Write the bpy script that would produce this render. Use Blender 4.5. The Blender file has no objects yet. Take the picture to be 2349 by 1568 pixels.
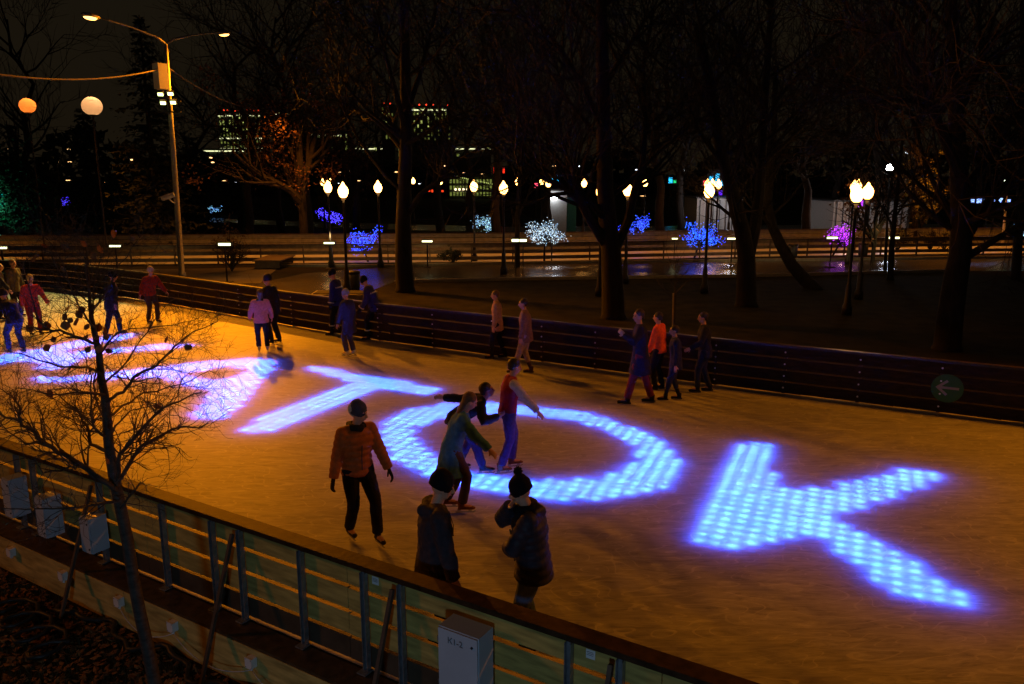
import bpy, math, random
from mathutils import Vector, Matrix, Quaternion
import numpy as np
PI = math.pi
S = bpy.context.scene
COL = S.collection
rnd = random.Random(7)
# ------------------------------------------------------------------ camera
F = 1827.0; PITCH = math.atan(384 / F); H = 4.4
CP, SP = math.cos(PITCH), math.sin(PITCH)
cam = bpy.data.cameras.new('camera'); camo = bpy.data.objects.new('camera', cam); COL.objects.link(camo)
cam.sensor_width = 36; cam.lens = F / 2349 * 36; cam.clip_end = 3000; cam.clip_start = .1
camo.location = (0, 0, H); camo.rotation_euler = (PI / 2 - PITCH, 0, 0)
S.camera = camo

def ray(x, y):
    u = x - 1174.5; v = y - 784
    return Vector((u, F * CP - v * SP, -(F * SP + v * CP)))
def G(x, y, z=0.0):                       # picture point -> point on the level z
    r = ray(x, y); t = (z - H) / r.z
    return Vector((r.x * t, r.y * t, z))
def At(x, y, d):                          # picture point -> point at distance d ahead
    r = ray(x, y); t = d / r.y
    return Vector((r.x * t, d, H + r.z * t))

# ------------------------------------------------------------------ materials
MATS = {}
def _new(name):
    m = bpy.data.materials.new(name); m.use_nodes = True
    nt = m.node_tree; nt.nodes.clear()
    out = nt.nodes.new('ShaderNodeOutputMaterial')
    return m, nt, out
def mat(name, col, rough=.7, metal=0, var=.25, scale=8, bump=.15, col2=None, stretch=None, spec=.4):
    if name in MATS: return MATS[name]
    m, nt, out = _new(name)
    b = nt.nodes.new('ShaderNodeBsdfPrincipled')
    tc = nt.nodes.new('ShaderNodeTexCoord'); mp = nt.nodes.new('ShaderNodeMapping')
    if stretch: mp.inputs['Scale'].default_value = stretch
    nz = nt.nodes.new('ShaderNodeTexNoise'); nz.inputs['Scale'].default_value = scale; nz.inputs['Detail'].default_value = 6
    rp = nt.nodes.new('ShaderNodeValToRGB')
    c2 = col2 or tuple(c * (1 - var) for c in col)
    rp.color_ramp.elements[0].color = (*c2, 1); rp.color_ramp.elements[0].position = .3
    rp.color_ramp.elements[1].color = (*(min(1, c * (1 + var * .5)) for c in col), 1); rp.color_ramp.elements[1].position = .7
    bp = nt.nodes.new('ShaderNodeBump'); bp.inputs['Strength'].default_value = bump; bp.inputs['Distance'].default_value = .02
    L = nt.links.new
    L(tc.outputs['Object'], mp.inputs[0]); L(mp.outputs[0], nz.inputs['Vector']); L(nz.outputs['Fac'], rp.inputs[0])
    L(rp.outputs[0], b.inputs['Base Color']); L(nz.outputs['Fac'], bp.inputs['Height']); L(bp.outputs[0], b.inputs['Normal'])
    b.inputs['Roughness'].default_value = rough; b.inputs['Metallic'].default_value = metal
    b.inputs['Specular IOR Level'].default_value = spec
    L(b.outputs[0], out.inputs[0]); MATS[name] = m; return m
def emis(name, col, strength):
    if name in MATS: return MATS[name]
    m, nt, out = _new(name)
    e = nt.nodes.new('ShaderNodeEmission'); e.inputs[0].default_value = (*col, 1); e.inputs[1].default_value = strength
    nt.links.new(e.outputs[0], out.inputs[0]); MATS[name] = m; return m

def emis_var(name, col, strength):
    m, nt, out = _new(name); L = nt.links.new
    e = nt.nodes.new('ShaderNodeEmission'); tc = nt.nodes.new('ShaderNodeTexCoord'); nz = nt.nodes.new('ShaderNodeTexNoise'); nz.inputs['Scale'].default_value = 9
    r = nt.nodes.new('ShaderNodeValToRGB'); r.color_ramp.elements[0].position = .46; r.color_ramp.elements[1].position = .62
    r.color_ramp.elements[0].color = (*[c * .75 for c in col], 1); r.color_ramp.elements[1].color = (min(1, col[0] * 2.2), min(1, col[1] * 2.2 + .06), 1, 1)
    L(tc.outputs['Object'], nz.inputs['Vector']); L(nz.outputs['Fac'], r.inputs[0]); L(r.outputs[0], e.inputs[0]); e.inputs[1].default_value = strength; L(e.outputs[0], out.inputs[0]); return m

# ------------------------------------------------------------------ mesh builder
def basis(d, side=None):
    d = d.normalized()
    s = side if side is not None else (Vector((0, 0, 1)) if abs(d.z) < .9 else Vector((1, 0, 0)))
    if side is None: a = d.cross(s).normalized()
    else:
        a = (s - d * s.dot(d))
        a = a.normalized() if a.length > 1e-6 else d.orthogonal().normalized()
    return a, d.cross(a).normalized()
class MB:
    def __init__(s): s.v = []; s.f = []; s.mi = []; s.cur = 0
    def _f(s, *a): s.f.append(a); s.mi.append(s.cur)
    def box(s, c, size, ax=None):
        c = Vector(c); X, Y, Z = ax or (Vector((1, 0, 0)), Vector((0, 1, 0)), Vector((0, 0, 1)))
        n = len(s.v); hx, hy, hz = (k / 2 for k in size)
        for i in (-1, 1):
            for j in (-1, 1):
                for k in (-1, 1): s.v.append(c + X * hx * i + Y * hy * j + Z * hz * k)
        for q in ((0, 1, 3, 2), (4, 6, 7, 5), (0, 4, 5, 1), (2, 3, 7, 6), (0, 2, 6, 4), (1, 5, 7, 3)): s._f(*(n + k for k in q))
        return s
    def tube(s, pts, rad, n=8, cap=True, side=None):
        pts = [Vector(p) for p in pts]; m = len(pts)
        if not isinstance(rad, (list, tuple)): rad = [rad] * m
        base = len(s.v); a = None
        for i, p in enumerate(pts):
            d = (pts[min(i + 1, m - 1)] - pts[max(i - 1, 0)])
            if d.length < 1e-9: d = Vector((0, 0, 1))
            if side is not None: a, b = basis(d, side)
            elif a is None: a, b = basis(d)
            else: a, b = basis(d, a)
            r = rad[i]; rx, ry = r if isinstance(r, (tuple, list)) else (r, r)
            for k in range(n):
                t = 2 * PI * k / n; s.v.append(p + a * math.cos(t) * rx + b * math.sin(t) * ry)
        for i in range(m - 1):
            for k in range(n):
                k2 = (k + 1) % n; q = base + i * n
                s._f(q + k, q + k2, q + n + k2, q + n + k)
        if cap:
            s._f(*(base + k for k in reversed(range(n)))); s._f(*(base + (m - 1) * n + k for k in range(n)))
        return s
    def ell(s, c, r, ax=None, seg=12, rings=8):
        c = Vector(c); X, Y, Z = ax or (Vector((1, 0, 0)), Vector((0, 1, 0)), Vector((0, 0, 1)))
        if not isinstance(r, (tuple, list)): r = (r, r, r)
        n = len(s.v); s.v.append(c - Z * r[2])
        for i in range(1, rings):
            ph = -PI / 2 + PI * i / rings
            for k in range(seg):
                t = 2 * PI * k / seg
                s.v.append(c + X * r[0] * math.cos(ph) * math.cos(t) + Y * r[1] * math.cos(ph) * math.sin(t) + Z * r[2] * math.sin(ph))
        s.v.append(c + Z * r[2]); top = len(s.v) - 1
        for k in range(seg):
            k2 = (k + 1) % seg; s._f(n, n + 1 + k2, n + 1 + k); s._f(top, top - seg + k, top - seg + k2)
        for i in range(rings - 2):
            for k in range(seg):
                k2 = (k + 1) % seg; q = n + 1 + i * seg; s._f(q + k, q + k2, q + seg + k2, q + seg + k)
        return s
    def lathe(s, prof, c=(0, 0, 0), n=12):
        c = Vector(c); base = len(s.v)
        for r, z in prof:
            for k in range(n):
                t = 2 * PI * k / n; s.v.append(c + Vector((r * math.cos(t), r * math.sin(t), z)))
        for i in range(len(prof) - 1):
            for k in range(n):
                k2 = (k + 1) % n; q = base + i * n; s._f(q + k, q + k2, q + n + k2, q + n + k)
        s._f(*(base + k for k in reversed(range(n)))); s._f(*(base + (len(prof) - 1) * n + k for k in range(n)))
        return s
    def quad(s, a, b, c, d):
        n = len(s.v); s.v += [Vector(a), Vector(b), Vector(c), Vector(d)]; s._f(n, n + 1, n + 2, n + 3); return s
    def poly(s, pts, z0, z1):                       # prism from an xy outline
        n = len(s.v); m = len(pts)
        for p in pts: s.v.append(Vector((p[0], p[1], z0)))
        for p in pts: s.v.append(Vector((p[0], p[1], z1)))
        s._f(*(n + k for k in reversed(range(m)))); s._f(*(n + m + k for k in range(m)))
        for k in range(m): k2 = (k + 1) % m; s._f(n + k, n + k2, n + m + k2, n + m + k)
        return s
    def mesh(s, name, mats, smooth=False):
        me = bpy.data.meshes.new(name); me.from_pydata([tuple(v) for v in s.v], [], s.f)
        for m in (mats if isinstance(mats, (list, tuple)) else [mats]): me.materials.append(m)
        if any(s.mi): me.polygons.foreach_set('material_index', s.mi)
        if smooth: me.polygons.foreach_set('use_smooth', [True] * len(s.f))
        me.update(); return me
    def build(s, name, mats, parent=None, smooth=False):
        return link(name, s.mesh(name, mats, smooth), parent)
def link(name, me, parent=None):
    o = bpy.data.objects.new(name, me); COL.objects.link(o)
    if parent is not None:
        o.parent = parent
    return o
def tag(o, label, cat, group=None):
    o['label'] = label; o['category'] = cat
    if group: o['group'] = group
    return o
def thing(name, label, cat, loc=(0, 0, 0), rz=0, group=None):
    o = bpy.data.objects.new(name, None); COL.objects.link(o); o.empty_display_size = .2
    o.location = loc; o.rotation_euler = (0, 0, rz)
    return tag(o, label, cat, group)
def structure(o): o['kind'] = 'structure'; return o
def stuff(o): o['kind'] = 'stuff'; return o
def dup(root, loc, rz=0, label=None, scale=None, group=None):
    r = root.copy(); COL.objects.link(r); r.location = loc; r.rotation_euler = (0, 0, rz)
    if scale: r.scale = (scale,) * 3 if not isinstance(scale, tuple) else scale
    if label: r['label'] = label
    if group: r['group'] = group
    for ch in list(root.children):
        c = ch.copy(); COL.objects.link(c); c.parent = r
        for g in ch.children:
            d = g.copy(); COL.objects.link(d); d.parent = c
    return r
def remeshed(mb, name, mats, voxel, parent=None, smooth=6, tex=None):
    tmp = mb.build('tmp', mats)
    md = tmp.modifiers.new('r', 'REMESH'); md.mode = 'VOXEL'; md.voxel_size = voxel; md.use_smooth_shade = True
    if smooth:
        sm = tmp.modifiers.new('s', 'SMOOTH'); sm.iterations = smooth; sm.factor = .5
    if tex:
        t = bpy.data.textures.new('fold', 'CLOUDS'); t.noise_scale = tex[0]
        dm = tmp.modifiers.new('d', 'DISPLACE'); dm.texture = t; dm.strength = tex[1]; dm.texture_coords = 'LOCAL'; dm.mid_level = .5
    dg = bpy.context.evaluated_depsgraph_get(); dg.update()
    me = bpy.data.meshes.new_from_object(tmp.evaluated_get(dg)); me.name = name
    old = tmp.data; bpy.data.objects.remove(tmp); bpy.data.meshes.remove(old)
    me.materials.clear()
    for m in (mats if isinstance(mats, (list, tuple)) else [mats]): me.materials.append(m)
    return link(name, me, parent)

# ------------------------------------------------------------------ world: a city's night sky
w = bpy.data.worlds.new('World'); S.world = w; w.use_nodes = True
nt = w.node_tree; nt.nodes.clear()
wo = nt.nodes.new('ShaderNodeOutputWorld'); bg = nt.nodes.new('ShaderNodeBackground')
tc = nt.nodes.new('ShaderNodeTexCoord'); sx = nt.nodes.new('ShaderNodeSeparateXYZ'); cr = nt.nodes.new('ShaderNodeValToRGB')
cr.color_ramp.elements[0].position = 0; cr.color_ramp.elements[0].color = (.0092, .0064, .0032, 1)
cr.color_ramp.elements[1].position = .5; cr.color_ramp.elements[1].color = (.0072, .0057, .0034, 1)
nz = nt.nodes.new('ShaderNodeTexNoise'); nz.inputs['Scale'].default_value = 2.2
mx = nt.nodes.new('ShaderNodeMath'); mx.operation = 'MULTIPLY_ADD'; mx.inputs[1].default_value = .8; mx.inputs[2].default_value = .55
L = nt.links.new
L(tc.outputs['Generated'], sx.inputs[0]); L(sx.outputs['Z'], cr.inputs[0]); L(cr.outputs[0], bg.inputs[0])
L(tc.outputs['Generated'], nz.inputs['Vector']); L(nz.outputs['Fac'], mx.inputs[0]); L(mx.outputs[0], bg.inputs[1]); L(bg.outputs[0], wo.inputs[0])
S.view_settings.view_transform = 'Standard'; S.view_settings.look = 'None'; S.view_settings.exposure = 0; S.view_settings.gamma = 1
S.cycles.use_denoising = True
S.cycles.max_bounces = 6; S.cycles.diffuse_bounces = 3; S.cycles.glossy_bounces = 2; S.cycles.transmission_bounces = 3
S.cycles.sample_clamp_indirect = 3; S.cycles.caustics_reflective = False; S.cycles.caustics_refractive = False

def point(name, loc, energy, col, size=.1):
    l = bpy.data.lights.new(name, 'POINT'); l.energy = energy; l.color = col; l.shadow_soft_size = size
    o = bpy.data.objects.new(name, l); COL.objects.link(o); o.location = loc; return o
def spot(name, loc, target, energy, col, ang=120, blend=.5, size=.1):
    l = bpy.data.lights.new(name, 'SPOT'); l.energy = energy; l.color = col; l.shadow_soft_size = size
    l.spot_size = math.radians(ang); l.spot_blend = blend
    o = bpy.data.objects.new(name, l); COL.objects.link(o); o.location = loc
    o.rotation_euler = (Vector(target) - Vector(loc)).to_track_quat('-Z', 'Y').to_euler(); return o

# ------------------------------------------------------------------ the rink's frame
A0 = G(0, 1010, 1.05).xy; B0 = G(1700, 1568, 1.05).xy
SD = (B0 - A0).normalized(); ND = Vector((SD.y, -SD.x))      # along the near fence / out of the rink towards the camera
if ND.y > 0: ND = -ND
S3 = Vector((SD.x, SD.y, 0)); N3 = Vector((ND.x, ND.y, 0)); Z3 = Vector((0, 0, 1))
def NF(s, n=0, z=0): return Vector((A0.x + SD.x * s + ND.x * n, A0.y + SD.y * s + ND.y * n, z))
def s_of(p): return (Vector((p[0], p[1])) - A0).dot(SD)
FAR = [(-27, 32.6), (-21, 32.2), (-17.8, 31.1), (-14.4, 29.0), (-11.9, 27.3), (-9.63, 25.6), (-6.5, 23.2), (-3.6, 21.1), (-.49, 19.3), (4.32, 16.45), (9.26, 13.75), (14.5, 10.95), (20, 8.0)]
NEAR = [NF(s).xy for s in (-26, -12, 0, 8, 17)]
NEAR[0] = Vector((-27, 20.0)); NEAR[1] = NF(-12, .0).xy

# ------------------------------------------------------------------ ground: one sheet, lower on the camera's side of the rink
def ground_z(x, y):
    p = Vector((x, y)) - A0; s = p.dot(SD); n = p.dot(ND)
    t = max(0, min(1, (n + 1.5) / .5))
    z = -.16 - .34 * t
    # beyond the far fence the lawn comes up to the rink's level
    d = -n
    if d > 12.5: z = -.16 + .15 * min(1, (d - 12.5) / 1.0)
    return z
def lin(a, b, n): return [a + (b - a) * i / n for i in range(n + 1)]
gx = lin(-1500, -60, 8) + lin(-60, 60, 160)[1:] + lin(60, 1500, 8)[1:]
gy = lin(-300, -12, 4) + lin(-12, 60, 120)[1:] + lin(60, 1800, 10)[1:]
v = []; f = []
for j, y in enumerate(gy):
    for i, x in enumerate(gx):
        v.append((x, y, ground_z(x, y) if abs(x) <= 60 and -12 <= y <= 60 else (-.01 if y > 20 else -.5)))
W_ = len(gx)
for j in range(len(gy) - 1):
    for i in range(W_ - 1):
        q = j * W_ + i; f.append((q, q + 1, q + W_ + 1, q + W_))
me = bpy.data.meshes.new('ground'); me.from_pydata(v, [], f)
mg = mat('lawn', (.022, .019, .007), .95, 0, .6, 1.6, .6, (.008, .007, .003), spec=.1)
me.materials.append(mg); structure(link('ground', me))

def flat(name, px, z, m, kind='structure', pts=None):
    P = pts or [G(x, y, z) for x, y in px]
    mb = MB(); mb.v = [Vector((p[0], p[1], z)) for p in P]; mb._f(*range(len(P)))
    if (mb.v[1] - mb.v[0]).cross(mb.v[2] - mb.v[1]).z < 0: mb.f[0] = tuple(reversed(mb.f[0]))
    o = mb.build(name, m); o['kind'] = kind; return o
wet = mat('wet_asphalt', (.045, .040, .036), .26, 0, .5, .9, .25, spec=.5)
damp = mat('damp_paving', (.060, .050, .040), .45, 0, .5, 1.4, .3)
flat('path', [(600, 648), (700, 626), (900, 612), (1176, 606), (1700, 600), (2500, 590), (2500, 618), (2200, 622), (1700, 634), (1176, 641), (900, 648), (760, 700), (520, 700), (430, 652)], 0.004, wet)
flat('pavement', [(-200, 625), (420, 616), (640, 612), (598, 648), (430, 654), (380, 690), (0, 640), (-200, 640)], 0.009, damp)
flat('far_path', [(480, 500), (700, 508), (1176, 520), (2400, 512), (2400, 524), (1176, 534), (700, 520), (480, 508)], 0.004, wet)
# kerbs and lawn edges
kerbm = mat('kerb_stone', (.20, .18, .15), .7)
def kerb(px, name='kerb'):
    P = [G(x, y, 0) for x, y in px]; mb = MB()
    for a, b in zip(P, P[1:]):
        d = (b - a); u = d.normalized(); mb.box((a + b) / 2 + Vector((0, 0, .05)), (d.length, .14, .14), (u, Vector((-u.y, u.x, 0)), Z3))
    structure(mb.build(name, kerbm))
kerb([(640, 611), (900, 611.5), (1176, 605), (1700, 599), (2500, 589)])
kerb([(905, 649), (1176, 642), (1700, 635), (2200, 623)])

# ------------------------------------------------------------------ ice: fine grid in the rink's frame, the lit letters are its glowing pieces
def icem(name, glow=False):
    m, nt, out = _new(name); L = nt.links.new; N = nt.nodes.new
    tc = N('ShaderNodeTexCoord')
    mp = N('ShaderNodeMapping'); mp.inputs['Rotation'].default_value = (0, 0, math.atan2(-SD.y, SD.x)); mp.inputs['Scale'].default_value = (1.5, 7.5, 1)
    n1 = N('ShaderNodeTexNoise'); n1.inputs['Scale'].default_value = 1.5; n1.inputs['Detail'].default_value = 10; n1.inputs['Roughness'].default_value = .74; n1.inputs['Distortion'].default_value = 1.1
    n2 = N('ShaderNodeTexNoise'); n2.inputs['Scale'].default_value = .45; n2.inputs['Detail'].default_value = 5; n2.inputs['Distortion'].default_value = 1.2
    L(tc.outputs['Object'], mp.inputs[0]); L(mp.outputs[0], n1.inputs['Vector']); L(tc.outputs['Object'], n2.inputs['Vector'])
    # thin arcs cut by skates: contour lines of warped noise
    n3 = N('ShaderNodeTexNoise'); n3.inputs['Scale'].default_value = 1.0; n3.inputs['Detail'].default_value = 2; n3.inputs['Distortion'].default_value = .4
    mp2 = N('ShaderNodeMapping'); mp2.inputs['Rotation'].default_value = (0, 0, .9); mp2.inputs['Scale'].default_value = (.5, 1.4, 1)
    L(tc.outputs['Object'], mp2.inputs[0]); L(mp2.outputs[0], n3.inputs['Vector'])
    fr = N('ShaderNodeMath'); fr.operation = 'MULTIPLY'; fr.inputs[1].default_value = 22; L(n3.outputs['Fac'], fr.inputs[0])
    fc = N('ShaderNodeMath'); fc.operation = 'FRACT'; L(fr.outputs[0], fc.inputs[0])
    ln = N('ShaderNodeMath'); ln.operation = 'LESS_THAN'; ln.inputs[1].default_value = .10; L(fc.outputs[0], ln.inputs[0])
    r1 = N('ShaderNodeValToRGB'); r1.color_ramp.elements[0].position = .33; r1.color_ramp.elements[0].color = (.22, .22, .23, 1)
    r1.color_ramp.elements[1].position = .66; r1.color_ramp.elements[1].color = (.62, .64, .66, 1); L(n1.outputs['Fac'], r1.inputs[0])
    r2 = N('ShaderNodeValToRGB'); r2.color_ramp.elements[0].position = .3; r2.color_ramp.elements[0].color = (.78, .78, .78, 1)
    r2.color_ramp.elements[1].position = .65; r2.color_ramp.elements[1].color = (1, 1, 1, 1); L(n2.outputs['Fac'], r2.inputs[0])
    mm = N('ShaderNodeMixRGB'); mm.blend_type = 'MULTIPLY'; mm.inputs[0].default_value = 1; L(r1.outputs[0], mm.inputs[1]); L(r2.outputs[0], mm.inputs[2])
    ms = N('ShaderNodeMixRGB'); ms.inputs[2].default_value = (.75, .76, .78, 1); L(mm.outputs[0], ms.inputs[1])
    k = N('ShaderNodeMath'); k.operation = 'MULTIPLY'; k.inputs[1].default_value = .5; L(ln.outputs[0], k.inputs[0]); L(k.outputs[0], ms.inputs[0])
    df = N('ShaderNodeBsdfDiffuse'); tr = N('ShaderNodeBsdfTranslucent'); gl = N('ShaderNodeBsdfGlossy'); gl.inputs['Roughness'].default_value = .5
    L(ms.outputs[0], df.inputs[0]); tr.inputs[0].default_value = (.8, .85, .9, 1)
    tl = N('ShaderNodeMixRGB'); tl.blend_type = 'MULTIPLY'; tl.inputs[0].default_value = .45; tl.inputs[1].default_value = (.85, .9, .95, 1); L(r1.outputs[0], tl.inputs[2]); L(tl.outputs[0], tr.inputs[0])
    m1 = N('ShaderNodeMixShader'); m1.inputs[0].default_value = .35; L(df.outputs[0], m1.inputs[1]); L(tr.outputs[0], m1.inputs[2])
    fz = N('ShaderNodeFresnel'); fz.inputs[0].default_value = 1.31
    bp = N('ShaderNodeBump'); bp.inputs['Strength'].default_value = .25; bp.inputs['Distance'].default_value = .01; L(n1.outputs['Fac'], bp.inputs['Height'])
    L(bp.outputs[0], gl.inputs['Normal']); L(bp.outputs[0], df.inputs['Normal'])
    m2 = N('ShaderNodeMixShader'); fk = N('ShaderNodeMath'); fk.operation = 'MULTIPLY'; fk.inputs[1].default_value = .45; L(fz.outputs[0], fk.inputs[0]); L(fk.outputs[0], m2.inputs[0]); L(m1.outputs[0], m2.inputs[1]); L(gl.outputs[0], m2.inputs[2])
    L(m2.outputs[0], out.inputs[0]); return m
ICE = icem('scratched_ice')
LET = {
 'К_near': ([(1692,1014),(1775,1012),(1793,1032),(1788,1070),(1785,1114),(1889,1113),(1989,1087),(2076,1072),(2150,1082),(2176,1098),(2100,1130),(2039,1151),(1926,1184),(2008,1228),(2100,1283),(2237,1366),(2250,1400),(2161,1394),(2039,1360),(1917,1281),(1880,1238),(1795,1240),(1755,1260),(1650,1260),(1564,1243),(1602,1170),(1652,1080)], []),
 'О': ([(864,985),(872,962),(913,941),(1014,924),(1100,918),(1176,921),(1276,932),(1401,956),(1501,998),(1562,1036),(1574,1066),(1558,1110),(1527,1130),(1451,1145),(1298,1153),(1222,1147),(1130,1133),(1024,1108),(963,1087),(890,1054),(868,1020)],
       [(1176,951),(1301,964),(1401,994),(1446,1026),(1451,1051),(1426,1076),(1376,1089),(1251,1096),(1150,1090),(1063,1074),(993,1040),(975,1012),(950,996),(963,981),(1014,964),(1100,952)]),
 'Т': ([(696,839),(751,841),(838,859),(938,873),(1022,891),(990,908),(926,900),(868,894),(763,940),(688,970),(613,995),(560,995),(542,984),(588,957),(663,931),(763,891),(800,877),(751,862),(700,852)], []),
 'А': ([(70,862),(150,862),(275,849),(350,841),(475,827),(588,819),(638,825),(634,846),(600,885),(551,938),(515,970),(470,966),(432,954),(452,925),(475,900),(413,882),(375,868),(275,870),(150,880),(85,877)], [(430,859),(515,842),(560,847),(530,867),(480,871)]),
 'К_far': ([(-60,826),(0,812),(75,800),(175,780),(300,762),(326,768),(290,777),(175,798),(160,806),(195,805),(250,799),(375,787),(448,788),(443,796),(400,799),(250,810),(188,825),(163,843),(110,851),(60,848),(90,835),(40,831),(-60,841)], []),
}
LETW = {k: ([G(*p).xy for p in a], [G(*p).xy for p in b]) for k, (a, b) in LET.items()}
def inside(P, X, Y):
    r = np.zeros(X.shape, bool); n = len(P)
    for i in range(n):
        x1, y1 = P[i]; x2, y2 = P[(i + 1) % n]
        if y1 == y2: continue
        c = ((y1 > Y) != (y2 > Y)) & (X < (x2 - x1) * (Y - y1) / (y2 - y1) + x1); r ^= c
    return r
def segdist(P, X, Y):
    d = np.full(X.shape, 1e9); n = len(P)
    for i in range(n):
        x1, y1 = P[i]; x2, y2 = P[(i + 1) % n]; dx, dy = x2 - x1, y2 - y1
        t = np.clip(((X - x1) * dx + (Y - y1) * dy) / (dx * dx + dy * dy + 1e-9), 0, 1)
        d = np.minimum(d, np.hypot(X - x1 - t * dx, Y - y1 - t * dy))
    return d
def sdf(k, X, Y):                                     # negative inside the letter
    a, b = LETW[k]; d = segdist(a, X, Y); ins = inside(a, X, Y)
    if b:
        d = np.minimum(d, segdist(b, X, Y)); ins &= ~inside(b, X, Y)
    return np.where(ins, -d, d)
cell = .09
ss = np.arange(-30, 18, cell); nn = np.arange(-16.5, .10, cell)          # n grows towards the camera
SS, NN = np.meshgrid(ss + cell / 2, nn + cell / 2)
CX = A0.x + SD.x * SS + ND.x * NN; CY = A0.y + SD.y * SS + ND.y * NN
ring = [Vector(p) for p in FAR] + list(reversed(NEAR))
def off(P, d):
    out = []
    for i, p in enumerate(P):
        a = Vector(P[max(i - 1, 0)]); b = Vector(P[min(i + 1, len(P) - 1)]); t = (b - a).normalized()
        out.append(Vector(p) + Vector((-t.y, t.x)) * d)
    return out
inr = inside([tuple(p) for p in off(FAR, .1)] + [tuple(p) for p in reversed(off(NEAR, -.02))], CX, CY)
own = np.zeros(CX.shape, int) - 1; best = np.full(CX.shape, .26)
keys = list(LET)
for i, k in enumerate(keys):
    d = sdf(k, CX, CY); sel = d < best; own[sel] = i; best[sel] = d[sel]
def gridmesh(name, mask, z=0.0):
    idx = {}; v = []; f = []
    J, I = np.nonzero(mask)
    for j, i in zip(J.tolist(), I.tolist()):
        q = []
        for a, b in ((0, 0), (1, 0), (1, 1), (0, 1)):
            kk = (j + b, i + a)
            if kk not in idx:
                idx[kk] = len(v); s = ss[0] + (i + a) * cell; n = nn[0] + (j + b) * cell
                v.append((A0.x + SD.x * s + ND.x * n, A0.y + SD.y * s + ND.y * n, z))
            q.append(idx[kk])
        f.append(tuple(reversed(q)))
    me = bpy.data.meshes.new(name); me.from_pydata(v, [], f); me.materials.append(ICE)
    if me.polygons and me.polygons[0].normal.z < 0: me.flip_normals()
    return me
structure(link('ice', gridmesh('ice', inr & (own < 0))))
LED = emis('blue_diode', (.024, .098, 1.0), 300)
LEDD = .078
names = {'К_near': 'glowing blue letter К set in the ice, nearest one at the right end of the word',
         'О': 'glowing blue letter О set in the ice as a wide ring around the skaters',
         'Т': 'glowing blue letter Т set in the ice between the А and the О',
         'А': 'glowing blue letter А set in the ice behind the twigs of the young tree',
         'К_far': 'glowing blue letter К set in the ice, farthest one at the left edge'}
LDIR = {'К_near': ((1640, 1258), (1740, 1012)), 'О': ((1290, 1150), (1230, 925)), 'Т': ((560, 990), (870, 870)), 'А': ((300, 860), (600, 825)), 'К_far': ((0, 830), (300, 765))}
for i, k in enumerate(keys):
    t = thing('glowing_letter', names[k], 'glowing letter', G(*LET[k][0][0]).xyz, 0, 'glowing blue letters of the word КАТОК in the ice')
    base = t.location.copy()
    m = gridmesh('ice_cover', (own == i) & inr)
    m.transform(Matrix.Translation(-base)); ICEo = link('ice_cover', m, t)
    # diodes in rows along the letter's own axes
    a, b = (G(*p).xy for p in LDIR[k]); u = (b - a).normalized(); w_ = Vector((-u.y, u.x))
    if k == 'О': u = Vector((.36, .93)).normalized(); w_ = Vector((-u.y, u.x))
    pts = [Vector(p) for p in LETW[k][0]]
    us = [p.dot(u) for p in pts]; ws = [p.dot(w_) for p in pts]
    P = []
    x = min(us); odd_ = False
    while x < max(us):
        y = min(ws); odd_ = not odd_
        while y < max(ws):
            P.append((x, y)); y += .20
        x += .19
    X = np.array([u.x * p + w_.x * q for p, q in P]); Y = np.array([u.y * p + w_.y * q for p, q in P])
    d = sdf(k, X, Y); mb = MB(); e = .03
    for xx, yy, dd in zip(X, Y, d):
        if dd < -.085:
            c = Vector((xx - base.x, yy - base.y, -LEDD - base.z)); j = rnd.uniform(.7, 1.25) ** .5 * e
            mb.quad(c + Vector((-j, -j, 0)), c + Vector((j, -j, 0)), c + Vector((j, j, 0)), c + Vector((-j, j, 0)))
    mb.build('diode_array', LED, t)
# letter covers use the same object-space pattern as the ice: shift with a mapping on world position
for m in (ICE,):
    nt = m.node_tree
    tcn = [n for n in nt.nodes if n.type == 'TEX_COORD'][0]; geo = nt.nodes.new('ShaderNodeNewGeometry')
    for l in list(tcn.outputs['Object'].links):
        s_ = l.to_socket; nt.links.remove(l); nt.links.new(geo.outputs['Position'], s_)


# ------------------------------------------------------------------ near fence
plank_m = mat('green_plank', (.42, .33, .09), .75, 0, .45, 3, .25, (.24, .19, .05), (1, 1, 6))
plank_y = mat('yellow_beam', (.50, .37, .11), .8, 0, .5, 3, .3, (.28, .21, .06), (1, 1, 5))
plank_shade = mat('shaded_plank', (.07, .05, .03), .7, 0, .4, 4, .3)  # lowest plank: the shadow it lies in is put into its colour
ledge_m = mat('wet_ledge', (.075, .048, .024), .32, 0, .5, 9, .5)
rail_m = mat('wet_dark_rail', (.040, .022, .011), .6, 0, .5, 12, .3, spec=.07)
steel = mat('galvanised_steel', (.30, .33, .36), .45, .7, .3, 20, .1)
rust = mat('brown_strut', (.10, .07, .05), .7, .2)
AXN = (S3, N3, Z3)
fence = thing('rink_fence', 'near rink fence of green planks with gaps, steel posts and a dark wet top rail', 'fence', NF(0))
FO = fence.location.copy()
def sub(mb, name, m, par, smooth=False):           # build in world coordinates, store relative to the parent thing
    for i, p in enumerate(mb.v): mb.v[i] = Vector(p) - PO[0]
    return mb.build(name, m, par, smooth)
PO = [FO]
s0, s1 = -9, 15
sub(MB().box(NF((s0 + s1) / 2, .02, 1.028), (s1 - s0, .17, .05), AXN), 'top_rail', rail_m, fence)
for z0, z1, off_, m in ((.775, .990, 0, plank_m), (.52, .735, .0, plank_m), (.27, .48, .0, plank_m), (.02, .235, .0, plank_shade)):
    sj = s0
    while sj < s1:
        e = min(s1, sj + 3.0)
        sub(MB().box(NF((sj + e) / 2, off_, (z0 + z1) / 2 + rnd.uniform(-.004, .004)), (e - sj - .008, .035, z1 - z0), AXN), 'plank', m, fence); sj = e
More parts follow.
